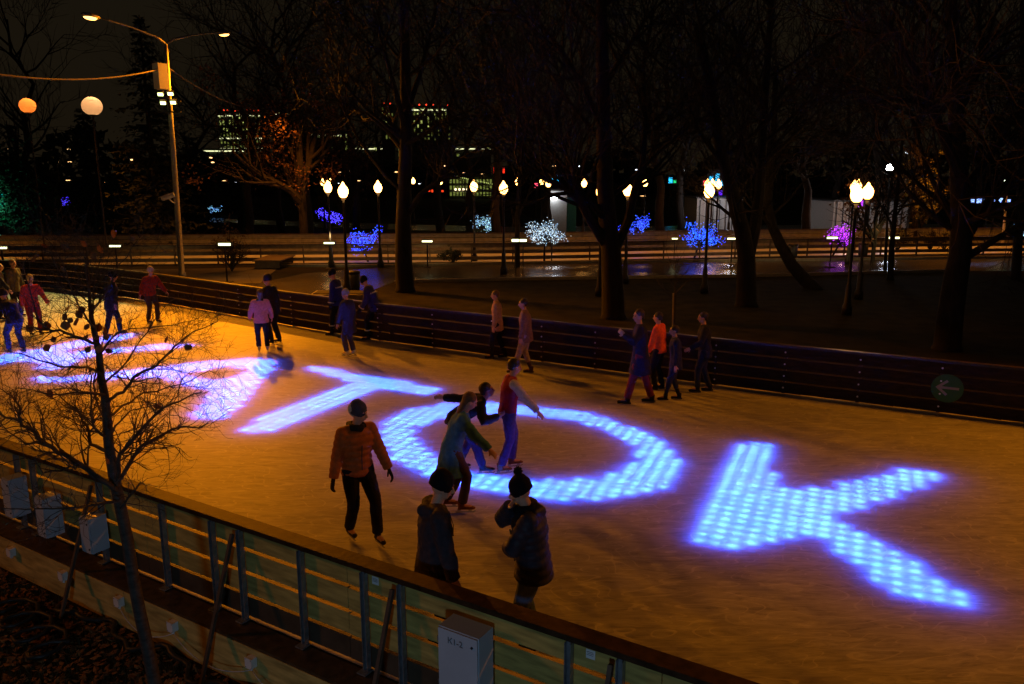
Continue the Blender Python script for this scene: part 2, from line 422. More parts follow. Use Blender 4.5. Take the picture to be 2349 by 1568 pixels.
sub(MB().box(NF((s0 + s1) / 2, .19, -.015), (s1 - s0, .30, .03), AXN), 'ledge', ledge_m, fence)
sj = s0
while sj < s1:
    e = min(s1, sj + 4.0)
    sub(MB().box(NF((sj + e) / 2, .325, -.15), (e - sj - .01, .045, .24), AXN), 'base_beam', plank_y, fence)
    sub(MB().box(NF((sj + e) / 2, .300, -.40), (e - sj - .01, .045, .22), AXN), 'lower_beam', plank_y if int(sj) % 2 else plank_m, fence); sj = e
post_px = [(35, 1075), (72, 1089), (225, 1101), (371, 1146), (486, 1186), (547, 1206), (686, 1266), (836, 1305), (921, 1335), (1307, 1464), (1423, 1500)]
def post_s():
    out = []
    for x, y in post_px:                            # slide along the fence until the top projects at this column
        best_ = min((abs(proj(NF(s / 100, .06, .97))[0] - x), s / 100) for s in range(-300, 1400, 3)); out.append(best_[1])
    return out
def proj(p):
    z = p.z - H; fw = p.y * CP - z * SP; up = p.y * SP + z * CP
    return (1174.5 + F * p.x / fw, 784 - F * up / fw)
PS = post_s(); PS = [-8.2, -6.4, -4.3, -2.2] + PS + [PS[-1] + 1.2, PS[-1] + 2.0]
for s in PS:
    mb = MB(); mb.box(NF(s, .045, .485), (.055, .012, .97), AXN)
    for k in (-1, 1): mb.box(NF(s + k * .024, .070, .485), (.007, .038, .97), AXN)
    mb.box(NF(s, .10, .012), (.10, .10, .012), AXN)
    sub(mb, 'post', steel, fence)
for x0, y0, x1, y1 in ((538, 1208, 516, 1404), (903, 1330, 875, 1560), (1405, 1495, 1385, 1700), (213, 1101, 190, 1290)):
    s = min((abs(proj(NF(k / 100, .08, .9))[0] - x0), k / 100) for k in range(-300, 1400, 3))[1]
    a = NF(s, .10, .93); b = NF(s + .02, .62, -.47); d = (b - a).normalized()
    mb = MB().box((a + b) / 2, ((b - a).length, .034, .034), (d, S3, d.cross(S3)))
    sub(mb, 'strut', rust, fence)
paper = mat('white_paper', (.65, .68, .70), .8, 0, .05); ink = mat('grey_ink', (.12, .12, .13), .8)
for x, y in ((862, 1324), (1357, 1486), (262, 1118)):
    s = min((abs(proj(NF(k / 100, .02, .90))[0] - x), k / 100) for k in range(-300, 1400, 2))[1]
    st = sub(MB().box(NF(s, .0205, .90), (.075, .002, .075), AXN), 'notice', paper, fence)
    mb = MB()
    for k in range(3): mb.box(NF(s - .004 + .004 * (k % 2), .0225, .918 - .013 * k), (.055, .0012, .004), AXN)
    for i, p in enumerate(mb.v): mb.v[i] = p - FO
    o = mb.build('print', ink, st)

# grey control cabinet with hand-written mark
grey = mat('light_grey_paint', (.44, .50, .58), .45, 0, .08, 3, .03); pinkish = grey; black = mat('black_rubber', (.02, .02, .02), .5); 
def cabinet(s, zc, w_, h_, d_, label, mark=None, group=None):
    c = NF(s, .08 + d_ / 2, zc); t = thing('control_cabinet', label, 'cabinet', NF(s, .08, zc - h_ / 2), group=group); PO[0] = t.location.copy()
    sub(MB().box(c, (w_, d_, h_), AXN), 'case', grey, t)
    door = sub(MB().box(NF(s, .08 + d_ + .011, zc), (w_ - .012, .016, h_ - .014), AXN), 'door', grey, t)
    PO_ = t.location
    def ch(mb, name, m):
        for i, p in enumerate(mb.v): mb.v[i] = p - PO_
        return mb.build(name, m, door)
    fz = .08 + d_ + .021
    for k in (.36, -.36): ch(MB().tube([NF(s + w_ * .36, fz - .002, zc + k * h_), NF(s + w_ * .36, fz + .006, zc + k * h_)], .011, 10), 'lock', black)
    sub(MB().box(NF(s, .08 + d_ / 2, zc - h_ / 2 - .03), (.05, .05, .06), AXN), 'cable_gland', black, t)
    if mark:
        cu = bpy.data.curves.new('mark', 'FONT'); cu.body = mark; cu.size = .075; cu.extrude = .0004; cu.offset = .0005
        to = bpy.data.objects.new('tmp', cu); COL.objects.link(to); bpy.context.view_layer.update()
        dg = bpy.context.evaluated_depsgraph_get(); me = bpy.data.meshes.new_from_object(to.evaluated_get(dg)); bpy.data.objects.remove(to)
        me.transform(Matrix.Shear('XZ', 4, (0, 0)) if False else Matrix.Identity(4))
        R = Matrix((( S3.x, 0, N3.x), (S3.y, 0, N3.y), (0, 1, 0))).to_4x4()
        o = NF(s - w_ * .25, fz + .001, zc + h_ * .31) - PO_
        me.transform(Matrix.Translation(o) @ R); me.materials.clear(); me.materials.append(ink); link('marking', me, door)
    # small hinges
    for k in (.32, -.32): ch(MB().tube([NF(s - w_ * .5, fz - .006, zc + k * h_ - .02), NF(s - w_ * .5, fz - .006, zc + k * h_ + .02)], .006, 8), 'hinge', steel)
    return t
sc_ = min((abs(proj(NF(k / 100, .30, .80))[0] - 1050), k / 100) for k in range(-300, 1400, 2))[1]
cabinet(sc_, .59, .385, .60, .20, 'grey metal cabinet marked К1-2 hanging on the rink fence', 'К1-2')
for x, lab in ((14, 'grey metal cabinet on the rink fence, leftmost of three behind the twigs'), (90, 'grey metal cabinet on the rink fence, middle one of three behind the twigs'), (192, 'grey metal cabinet on the rink fence beside the trunk of the young tree')):
    s = min((abs(proj(NF(k / 100, .28, .7))[0] - x), k / 100) for k in range(-300, 1400, 2))[1]
    cabinet(s, .42 if x > 20 else .5, .18 if x < 150 else .18, .50 if x < 150 else .42, .20, lab, None, 'unmarked cabinets on the rink fence')
# white junction boxes on the base beam with sagging cable
jb = [(24, 1172, 'white junction box on the fence base at the left edge of the picture'), (144, 1217, 'white junction box on the fence base left of the young tree trunk'), (272, 1277, 'white junction box on the fence base just left of the young tree trunk'),
      (394, 1333, 'white junction box on the fence base, first right of the young tree trunk'), (576, 1410, 'white junction box on the fence base, second right of the young tree trunk'), (758, 1492, 'white junction box on the fence base, nearest the marked cabinet')]
white = mat('white_plastic', (.68, .67, .66), .5, 0, .06, 5, .02); JS = []
for x, y, lab in jb:
    s = min((abs(proj(NF(k / 100, .39, -.15))[0] - x), k / 100) for k in range(-300, 1400, 2))[1]; JS.append(s)
    t = thing('junction_box', lab, 'junction box', NF(s, .35, -.20), group='white junction boxes on the fence base'); PO[0] = t.location.copy()
    z = -.14
    sub(MB().box(NF(s, .3805, z), (.085, .062, .10), AXN), 'case', white, t)
    sub(MB().box(NF(s, .416, z), (.092, .010, .107), AXN), 'lid', white, t)
    mb = MB()
    for a in (-1, 1):
        for b in (-1, 1): mb.tube([NF(s + a * .036, .420, z + b * .042), NF(s + a * .036, .4235, z + b * .042)], .005, 6)
    sub(mb, 'screw', black, t)
    sub(MB().tube([NF(s, .38, z - .05), NF(s, .385, z - .085)], .014, 8), 'gland', white, t)
def cable(name, pts, r, m, label, cat='cable'):
    mb = MB().tube(pts, r, 6); o = mb.build(name, m, None, True); tag(o, label, cat); return o
def sag(a, b, dz, n=10, dn=0):
    out = []
    for i in range(n + 1):
        t = i / n; q = 4 * t * (1 - t); p = a.lerp(b, t); out.append(p + Vector((0, 0, -dz * q)) + N3 * dn * q)
    return out
cable_w = mat('white_cable', (.5, .5, .48), .5)
for i, lab in ((3, 'thin white cable sagging between the first two junction boxes right of the trunk'), (4, 'thin white cable sagging between the two junction boxes nearest the marked cabinet'), (2, 'thin white cable passing behind the young tree trunk along the fence base')):
    a = NF(JS[i], .385, -.225); b = NF(JS[(i + 1) % len(JS)] if i < 5 else JS[i] + 1, .385, -.225)
    cable('cable', sag(a, b, .13, 10, .05), .0055, cable_w, lab)
hose = []
for k in range(60):
    s = JS[1] + (JS[-1] + 1.6 - JS[1]) * k / 59; hose.append(NF(s, .47 + .09 * math.sin(k * .55) + .05 * math.sin(k * 1.3), -.475 + .05 * max(0, math.sin(k * .42))))
cable('hose', hose, .028, black, 'thick black hose snaking on the ground along the fence base', 'hose')
hose2 = [NF(JS[1] - .6 + .05 * k + .22 * math.cos(k * .7), .75 + .22 * math.sin(k * .7) + .01 * k, -.46 + .002 * k) for k in range(34)]
cable('hose', hose2, .024, black, 'loose coils of black hose lying by the fence at far left', 'hose')

# ------------------------------------------------------------------ far fences
def poly_sample(P, step):
    out = []; P = [Vector(p) for p in P]
    for a, b in zip(P, P[1:]):
        n = max(1, round((b - a).length / step))
        for i in range(n): out.append(a.lerp(b, i / n))
    out.append(P[-1]); return out
brown = mat('brown_board', (.030, .018, .010), .75, 0, .5, 5, .3, (.018, .011, .006), (1, 1, 4), .12)
brown_rail = mat('wet_brown_rail', (.045, .030, .020), .38, 0, .4, 10, .3, spec=.25)
bolt_m = mat('zinc_bolt', (.75, .75, .78), .35, .3, .1)
def board_fence(P, name, label, hgt, rows, gap, toward, posts_every, bolts=0, m=brown, rm=brown_rail, z0=.03):
    P = [Vector(p) for p in P]; t = thing(name, label, 'fence', (P[0].x, P[0].y, 0)); PO[0] = t.location.copy()
    bh = (hgt - z0 - gap * (rows - 1)) / rows
    for r in range(rows):
        z = z0 + bh / 2 + r * (bh + gap)
        for a, b in zip(P, P[1:]):
            d = b - a; u = Vector((d.x, d.y, 0)).normalized(); nrm = Vector((-u.y, u.x, 0)); c = (a + b) / 2
            sub(MB().box((c.x, c.y, z), (d.length - .005, .035, bh), (u, nrm, Z3)), 'plank', m, t)
    for a, b in zip(P, P[1:]):
        d = b - a; u = Vector((d.x, d.y, 0)).normalized(); nrm = Vector((-u.y, u.x, 0)); c = (a + b) / 2
        sub(MB().box((c.x, c.y, hgt + .026), (d.length, .13, .045), (u, nrm, Z3)), 'top_rail', rm, t)
    Q = poly_sample(P, posts_every); nb = 0
    for i, p in enumerate(Q):
        a = Q[max(i - 1, 0)]; b = Q[min(i + 1, len(Q) - 1)]; u2 = (b - a).normalized(); u = Vector((u2.x, u2.y, 0)); nrm = Vector((-u.y, u.x, 0))
        if nrm.y < 0: nrm = -nrm                    # nrm points away from the camera
        back = nrm * toward
        pp = Vector((p.x, p.y, 0))
        po = sub(MB().box(pp + back * .055 + Z3 * hgt / 2, (.06, .07, hgt - .01), (u, nrm, Z3)), 'post', rust, t)
        if bolts and p.x > -9 and nb < 92:
            for r in range(rows):
                z = z0 + bh / 2 + r * (bh + gap); c = pp - nrm * .018 + Vector((0, 0, z)) - t.location
                MB().tube([c, c - nrm * .012], .017, 8).build('bolt', bolt_m, po); nb += 1
    return t
board_fence(FAR, 'rink_fence', 'dark brown board fence with bolts along the far side of the near rink', .98, 4, .035, 1, 1.45, 1)
teal = mat('teal_kick_strip', (.10, .16, .16), .4)
# green direction sign on the far fence
p = G(2170, 890, .55); best_ = None
for a, b in zip(FAR, FAR[1:]):
    a = Vector(a); b = Vector(b)
    for k in range(101):
        q = a.lerp(b, k / 100); px_ = proj(Vector((q.x, q.y, .55)))[0]
        if best_ is None or abs(px_ - 2170) < best_[0]: best_ = (abs(px_ - 2170), q, (b - a).normalized())
q, u2 = best_[1], best_[2]; u = Vector((u2.x, u2.y, 0)); nr = Vector((-u.y, u.x, 0)); nr = nr if nr.y < 0 else -nr
sg = thing('direction_sign', 'round green sign with a white arrow on the dark fence at right', 'sign', (q.x, q.y, .30)); PO[0] = sg.location.copy()
green = mat('sign_green', (.014, .10, .010), .5, 0, .05); wht = mat('sign_white', (.30, .28, .26), .6, 0, .05)
c = Vector((q.x, q.y, .50)) + nr * .021
sub(MB().tube([c, c + nr * .008], .27, 40, side=u), 'disc', green, sg)
c2 = c + nr * .010; mb = MB(); ur = u if u.x > 0 else -u
def bar(a, b, wd):
    A_ = c2 + ur * a[0] + Z3 * a[1]; B_ = c2 + ur * b[0] + Z3 * b[1]; d = (B_ - A_).normalized()
    mb.box((A_ + B_) / 2 + nr * (.001 + .0012 * len(mb.f) / 6), ((B_ - A_).length + wd, wd, .003), (d, nr.cross(d), nr))
bar((-.15, .01), (.17, .01), .045); bar((-.16, .01), (-.02, .13), .045); bar((-.16, .01), (-.02, -.11), .045)
sub(mb, 'arrow', wht, sg)

# second rink beyond the lawn
R2N = [G(x, y, 0).xy for x, y in ((-300, 612), (0, 609), (600, 604), (1176, 600), (1764, 588), (2100, 583), (2700, 577))]
R2F = [(p.x + .3, p.y + 6.5) for p in [Vector(q) for q in R2N]]
far_ice_m = mat('far_ice', (.50, .52, .54), .4, 0, .35, 3, .05, None, (.3, 3, 1))
flat('far_ice', None, .012, far_ice_m, pts=[Vector((p[0], p[1], 0)) for p in R2N] + [Vector((p[0], p[1], 0)) for p in reversed(R2F)])
slat = mat('weathered_slat', (.12, .075, .04), .5, 0, .4, 5, .3)
board_fence(R2N, 'rink_fence', 'slatted fence along the near side of the distant second rink', .92, 3, .14, -1, 2.1, 0, slat, brown_rail, .12)
board_fence(R2F, 'rink_fence', 'board fence along the far side of the distant second rink', .98, 4, .03, 1, 2.6, 0, mat('grey_board', (.16, .15, .12), .5, 0, .3, 4, .2))

# ------------------------------------------------------------------ lamps
pole_m = mat('pole_paint', (.20, .19, .20), .5, .3, .2, 10, .1)
dark_metal = mat('dark_iron', (.025, .022, .02), .5, .3)
conc = mat('pale_pole', (.35, .33, .30), .6, .1, .2, 6, .1)
sod = emis('sodium_glow', (1.0, .45, .10), 6); warm_e = emis('warm_globe', (1.0, .45, .10), 13); flood_e = emis('flood_glow', (1.0, 1.0, .50), 3); white_e = emis('white_lamp', (.85, .92, 1.0), 60)
tl = thing('street_lamp', 'tall grey street lamp with two long arms and orange heads, floodlights and a camera', 'street lamp', G(418, 640, 0))
PO[0] = tl.location.copy(); B_ = tl.location
top = At(380, 100, 34.2); d0 = (top - B_)
P_ = lambda k: B_ + d0 * k
sub(MB().tube([P_(0), P_(.03), P_(.032), P_(.55), P_(1)], [.17, .17, .125, .11, .075], 14), 'pole', conc, tl, True)
hA = At(226, 40, 31.0); hB = At(500, 75, 36.0)
def armpts(h): return [P_(1), P_(1).lerp(h, .15) + Z3 * .12, P_(1).lerp(h, .5) + Z3 * .12, P_(1).lerp(h, .85) + Z3 * .05, h]
sub(MB().tube(armpts(hA), [.06, .05, .04, .035, .03], 8), 'arm', pole_m, tl, True); sub(MB().tube(armpts(hB), [.06, .05, .04, .035, .03], 8), 'arm', pole_m, tl, True)
for h, tgt in ((hA, At(197, 33, 30.4)), (hB, At(524, 74, 36.7))):
    d = (tgt - h).normalized(); sd = d.cross(Z3).normalized(); up = sd.cross(d)
    mb = MB().tube([h - d * .05, h + d * .12, h + d * .45, h + d * .72, h + d * .80], [(.05, .04), (.13, .08), (.17, .10), (.13, .07), (.03, .02)], 12, side=sd)
    hd = sub(mb, 'lamp_head', pole_m, tl, True)
    mb = MB().ell(h + d * .42 - up * .075, (.30, .14, .075), (d, sd, up), 14, 8)
    for i, p in enumerate(mb.v): mb.v[i] = p - PO[0]
    mb.build('lamp_lens', sod, hd, True)
eb = P_(.865); sub(MB().box(eb + Vector((-.20, -.25, 0)), (.38, .42, 1.0), (Vector((.85, -.53, 0)), Vector((.53, .85, 0)), Z3)), 'equipment_box', white, tl)
br = P_(.765); bk = MB(); bk.box(br + Vector((0, -.12, .0)), (1.0, .06, .08)); bk.box(br + Vector((0, -.12, -.42)), (.95, .06, .06)); bk.box(br + Vector((0, -.08, -.2)), (.08, .06, .6)); sub(bk, 'bracket', dark_metal, tl)
for x, y in ((368, 216), (391, 215), (374, 236), (397, 235)):
    c = At(x, y, B_.y - .35); fx = Vector((.2, -.75, -.62)).normalized(); sd = fx.cross(Z3).normalized(); up = sd.cross(fx)
    fl = sub(MB().box(c - fx * .06, (.25, .19, .10), (sd, up, fx)), 'floodlight', dark_metal, tl)
    mb = MB().box(c, (.20, .13, .02), (sd, up, fx))
    for i, p in enumerate(mb.v): mb.v[i] = p - PO[0]
    mb.build('lamp_lens', emis('cluster_glow', (.85, 1.0, .35), 5), fl)
cp = At(386, 451, 33.4); cd = Vector((-.85, -.25, -.30)).normalized(); sd = cd.cross(Z3).normalized(); up = sd.cross(cd)
cm_ = sub(MB().tube([cp - cd * .25, cp + cd * .28], [(.09, .09), (.09, .09)], 12, side=sd), 'security_camera', white, tl)
mb = MB().box(cp + up * .10 + cd * .04, (.62, .22, .02), (cd, sd, up)); 
for i, p in enumerate(mb.v): mb.v[i] = p - PO[0]
mb.build('sun_shield', white, cm_)
sub(MB().tube([cp - up * .08, cp + Vector((.12, .1, -.22)), At(401, 465, 33.85)], .03, 6), 'camera_bracket', white, tl)

# overhead cables from the tall lamp
ov = mat('overhead_cable', (.30, .22, .12), .5)
a = P_(.905)
for pts, lab in ((sag(a, At(-120, 150, 26), .45, 24), 'overhead cable running left from the tall street lamp'), (sag(a, At(640, 240, 62), .8, 24), 'overhead cable running down right from the tall street lamp')):
    cable('overhead_cable', pts, .035, ov, lab, 'cable')

# balloon lights
for x, y, r, col, st, lab in ((211, 243, 21.5, (1.0, .46, .17), 12, 'large pale orange balloon lamp glowing above the trees at left'), (63, 242, 17, (1.0, .16, .02), 12, 'small deep orange balloon lamp glowing at far left')):
    d = 44; c = At(x, y, d); t = thing('balloon_lamp', lab, 'lamp', (c.x, c.y, 0), group=None); PO[0] = t.location.copy(); R_ = r * d / F
    bm_, nt_, out_ = _new('balloon_skin'); tr_ = nt_.nodes.new('ShaderNodeBsdfTranslucent'); tr_.inputs[0].default_value = (.85, .82, .78, 1); nt_.links.new(tr_.outputs[0], out_.inputs[0])
    sub(MB().ell(c, (R_, R_, R_ * .93), None, 28, 18), 'balloon', bm_, t, True)
    point('balloon_light', c + Vector((.05, -.02, R_ * .32)), st, col, .06)
    sub(MB().tube([(c.x, c.y, 0), (c.x, c.y, c.z - R_ * .9)], .045, 8), 'mast', dark_metal, t)
    sub(MB().tube([(c.x, c.y, c.z - R_ * 1.02), (c.x, c.y, c.z - R_ * .86)], [.12, .2], 12), 'collar', dark_metal, t)

# globe lamps along the park path
GZ = H - .60
gl = thing('globe_lamp', 'x', 'street lamp')
MB().lathe([(.16, 0), (.16, .25), (.11, .35), (.09, .9), (.055, 1.0), (.045, GZ - .35), (.09, GZ - .30), (.13, GZ - .25)], n=10).build('post', dark_metal, gl, True)
MB().lathe([(.08, -.24), (.14, -.18), (.19, -.06), (.19, .05), (.15, .14), (.08, .22), (.04, .30), (.01, .34)], (0, 0, GZ), 14).build('globe', warm_e, gl, True)
MB().lathe([(.02, .34), (.03, .36), (.0, .42)], (0, 0, GZ), 8).build('finial', dark_metal, gl)
spec_g = [(787, 437, 0, 'brightest globe lamp, nearest on the path beside the blue-lit tree'), (752, 429, 0, 'globe lamp just left of the brightest one, farther back'), (867, 429, 0, 'globe lamp alone between the brightest lamp and the big bare trunk'),
 (1087, 427, 0, 'globe lamp left of the white-lit little tree'), (1155, 431, 0, 'globe lamp above the white-lit little tree'), (1380, 438, 0, 'bright globe lamp in front of the forked trunk'), (1440, 434, 0, 'globe lamp just right of the forked trunk'),
 (1340, 420, 0, 'small globe lamp left of the forked trunk'), (1627, 437, 0, 'bright globe lamp in front of the lit pavilion'), (1966, 444, 0, 'bright globe lamp left of the tall white lamp'), (1991, 439, 0, 'globe lamp just left of the tall white lamp post'), (1648, 423, 0, 'globe lamp at the right end of the small lit pavilion')]
far_g = [(741, 418), (759, 416), (948, 415), (1010, 416), (1187, 417), (1243, 416), (1258, 420), (1480, 419), (1623, 422), (1635, 421), (1677, 419), (1960, 428), (1969, 424), (1380, 418)]
for i, (x, y, _, lab) in enumerate(spec_g + [(x, y, 0, 'tiny distant globe lamp in the row beyond the second rink') for x, y in far_g]):
    d = .60 * F / max(y - 400.5, 12); c = At(x, y, d)
    if i == 0: gl.location = (c.x, d, 0); gl['label'] = lab; gl['group'] = 'globe lamps in the park'
    else: dup(gl, (c.x, d, 0), 0, lab, group='globe lamps in the park' if i < len(spec_g) else 'tiny distant globe lamps')
    if i < 12 and d < 50: point('globe_light', (c.x, d, GZ - .45), 24, (1, .48, .13), .2)
# tall white lamp on the right
wb = G(2030, 621); t = thing('street_lamp', 'tall thin post with one round white lamp at right', 'street lamp', wb); PO[0] = t.location.copy(); wt = At(2041, 384, wb.y)
sub(MB().tube([wb, wb + (wt - wb) * .3, wt - Z3 * .15], [.09, .06, .04], 8), 'pole', dark_metal, t, True)
sub(MB().ell(wt, .145, None, 14, 10), 'lamp_globe', white_e, t, True); sub(MB().lathe([(.05, -.2), (.12, -.12)], wt, 10), 'collar', dark_metal, t)
# flood lights standing by the second rink
fl0 = thing('floodlight', 'x', 'floodlight')
MB().tube([(0, 0, 0), (0, 0, 1.5)], .035, 8).build('post', dark_metal, fl0); MB().box((0, 0, .02), (.4, .4, .04)).build('foot', dark_metal, fl0)
hb = MB().box((0, .06, 1.62), (.58, .12, .20)).build('lamp_housing', dark_metal, fl0)
MB().box((0, -.012, 1.62), (.50, .02, .10)).build('lamp_lens', flood_e, hb)
fls = [(264, 564, 36, 'floodlight left of the tall lamp post by the second rink'), (515, 560, 33, 'floodlight right of the tall lamp post by the second rink'), (755, 557, 38, 'floodlight left of the blue-lit tree'), (980, 553, 38.5, 'floodlight right of the big bare trunk'),
 (1182, 551, 34, 'floodlight left one of a close pair near the white-lit tree'), (1200, 551, 34.3, 'floodlight right one of a close pair near the white-lit tree'), (1548, 547, 42, 'small floodlight left of the wide blue-lit tree'), (1680, 547, 40, 'floodlight right of the wide blue-lit tree'), (1909, 545, 38.5, 'floodlight in front of the magenta-lit tree'), (2051, 545, 38.5, 'floodlight right of the magenta-lit tree'), (3, 568, 34, 'floodlight cut by the left edge')]
for i, (x, y, d, lab) in enumerate(fls):
    c = At(x, y, d); sc = .6 if i in (4, 5, 6) else 1; k = c.z / 1.62
    o = fl0 if i == 0 else dup(fl0, (0, 0, 0)); o.location = (c.x, d, 0); o['label'] = lab; o['group'] = 'floodlights along the second rink'; o.scale = (sc, 1, k)
    if i in (0, 1, 2, 3, 7, 8, 9): spot('flood_light', (c.x, d + .3, c.z + .35), (c.x, d + 9, -3.0), 70, (1, .66, .25), 140, .8, .15)
for x, d, e in ((-26, 44, 2600), (-12, 44.5, 2200), (2, 46, 1700), (14, 48, 1200), (27, 49, 2400)): spot('rink_fill_light', (x, d, 9), (x, d, 0), e * 1.5, (1, .28, .02), 125, .8, .3)  # fill spots added above the second rink, no fixtures, to light its ice orange
fc = thing('street_lamp', 'slim lamp post with four small round lights at the right edge', 'street lamp', G(2300, 560)); PO[0] = fc.location.copy(); d = fc.location.y
tp = At(2312, 412, d); sub(MB().tube([fc.location.copy(), tp], [.1, .06], 8), 'pole', conc, fc)
for x, y in ((2310, 407), (2321, 406), (2307, 415), (2318, 415)): sub(MB().ell(At(x, y, d), .085, None, 10, 6), 'lamp_lens', emis('pale_green_lamp', (.8, 1, .6), 6), fc, True)
# distant street lamps: pole and small head
dl = thing('distant_lamp', 'x', 'street lamp')
MB().tube([(0, 0, 0), (0, 0, 1)], .012, 5).build('pole', dark_metal, dl)
MB().ell((0, 0, 1.0), (.024, .024, .018), None, 10, 6).build('lamp_head', emis('far_amber', (1, .55, .20), 3.2), dl)
dl2 = thing('distant_lamp', 'x', 'street lamp'); MB().tube([(0, 0, 0), (0, 0, 1)], .012, 5).build('pole', dark_metal, dl2)
MB().ell((0, 0, 1.0), (.022, .022, .018), None, 10, 6).build('lamp_head', emis('far_white', (.8, .9, 1), 3.5), dl2)
amb = [(22, 341), (158, 342), (34, 374), (130, 371), (160, 371), (303, 366), (484, 361), (65, 413), (156, 413), (235, 418), (515, 414), (488, 372), (644, 422), (780, 395), (788, 377), (803, 391), (909, 394), (1022, 380), (1065, 396), (1107, 399), (1271, 380), (1504, 386), (822, 414), (1330, 402), (1475, 449)]
wht_ = [(535, 386), (540, 418), (803, 390), (1330, 381), (1573, 390), (1460, 389), (1457, 399), (2080, 350), (776, 420), (962, 421)]
fa = fw_ = True
for x, y in amb:
    d = 150; c = At(x, y, d); sc = c.z
    if sc < 1.5: d = 110; c = At(x, y, d); sc = max(c.z, 1.2)
    o = dl if fa else dup(dl, (0, 0, 0)); fa = False
    o.location = (c.x, d, 0); o['label'] = 'tiny amber street lamp shining far off beyond the park'; o['group'] = 'tiny amber street lamps far off'; kx = 13 * (1.3 if y > 400 else 1) ; o.scale = (kx, kx, sc)
for x, y in wht_:
    d = 150; c = At(x, y, d); o = dl2 if fw_ else dup(dl2, (0, 0, 0)); fw_ = False
    o.location = (c.x, d, 0); o['label'] = 'tiny white street lamp shining far off beyond the park'; o['group'] = 'tiny white street lamps far off'; o.scale = (11, 11, max(c.z, 1))

# light of the lamps in view, and of two added out of frame
SODC = (1.0, .275, .004)
spot('sodium_light', hA + Vector((0, 0, -.35)), (-4, 12, 0), 10000, SODC, 104, .8, .3)
spot('sodium_light', hB + Vector((0, 0, -.35)), (-9, 20, 0), 12500, SODC, 110, .8, .3)
spot('sodium_light', (15.5, 12.5, 10), (3.5, 9.5, 0), 3900, SODC, 110, .9, .8)  # unseen, added beyond the right edge to even out light on the ice
spot('sodium_light', (-22, 8, 10), (-6, 11, 0), 2000, SODC, 110, .9, .8)  # unseen, added beyond the left edge as fill for the ice
spot('cluster_light', P_(.75) + Vector((0, -.9, -.1)), (-17.5, 25, 0), 5200, (1.0, .92, .24), 62, .9, .3)
# low lamp outside the fence on the camera's side
point('low_floodlight', (-1.5, -3.2, 1.9), 360, (.45, .70, 1.0), .3)
# ------------------------------------------------------------------ people
skin = mat('skin', (.48, .27, .18), .5, 0, .08, 30, .02)
hair_d = mat('dark_hair', (.018, .012, .010), .6, 0, .4, 40, .4); hair_b = mat('brown_hair', (.10, .055, .03), .6, 0, .4, 40, .4)
lip = mat('lips', (.30, .12, .10), .5); eye_m = mat('eye', (.03, .02, .02), .2); blade_m = mat('skate_blade', (.6, .62, .65), .25, .8)
def cloth(name, col, rough=.85, var=.25): return mat(name, col, rough, 0, var, 22, .25, spec=.15)
def ik(a, t, l1, l2, pole):
    d = t - a; L_ = min(d.length, (l1 + l2) * .999); d = d.normalized(); t = a + d * L_
    x = (l1 * l1 - l2 * l2 + L_ * L_) / (2 * L_); h = math.sqrt(max(l1 * l1 - x * x, 0))
    p = pole - d * pole.dot(d); p = p.normalized() if p.length > 1e-5 else d.orthogonal().normalized()
    return a + d * x + p * h, t
def hand(mb, w, d, n, h, side, curl=.5, grow=1.0):
    # w wrist, d direction, n palm normal, side +1 thumb along d x n
    d = d.normalized(); n = (n - d * n.dot(d)).normalized(); a = d.cross(n) * side; k = h / 1.75 * grow
    mb.tube([w - d * .02 * k, w + d * .03 * k, w + d * .07 * k, w + d * .098 * k], [(.027 * k, .019 * k), (.038 * k, .017 * k), (.044 * k, .016 * k), (.040 * k, .012 * k)], 10, side=a)
    for i, (o, L_) in enumerate(((.032, .070), (.011, .078), (-.011, .072), (-.031, .056))):
        p = w + d * .088 * k + a * o * k; pts = [p]; ang = .15 + .1 * i * curl
        for q in (.42, .33, .25):
            dd = d * math.cos(ang) + n * math.sin(ang); p = p + dd * L_ * q * k; pts.append(p); ang += curl * 1.1
        mb.tube(pts, [.0095 * k, .009 * k, .0085 * k, .007 * k], 8)
    p = w + d * .028 * k + a * .030 * k; dd = (d * .55 + a * .75 + n * .25).normalized(); q = p + dd * .038 * k; dd2 = (d * .85 + a * .25 + n * (.2 + curl * .5)).normalized()
    mb.tube([p, q, q + dd2 * .028 * k, q + dd2 * .05 * k], [.013 * k, .0115 * k, .010 * k, .008 * k], 8)
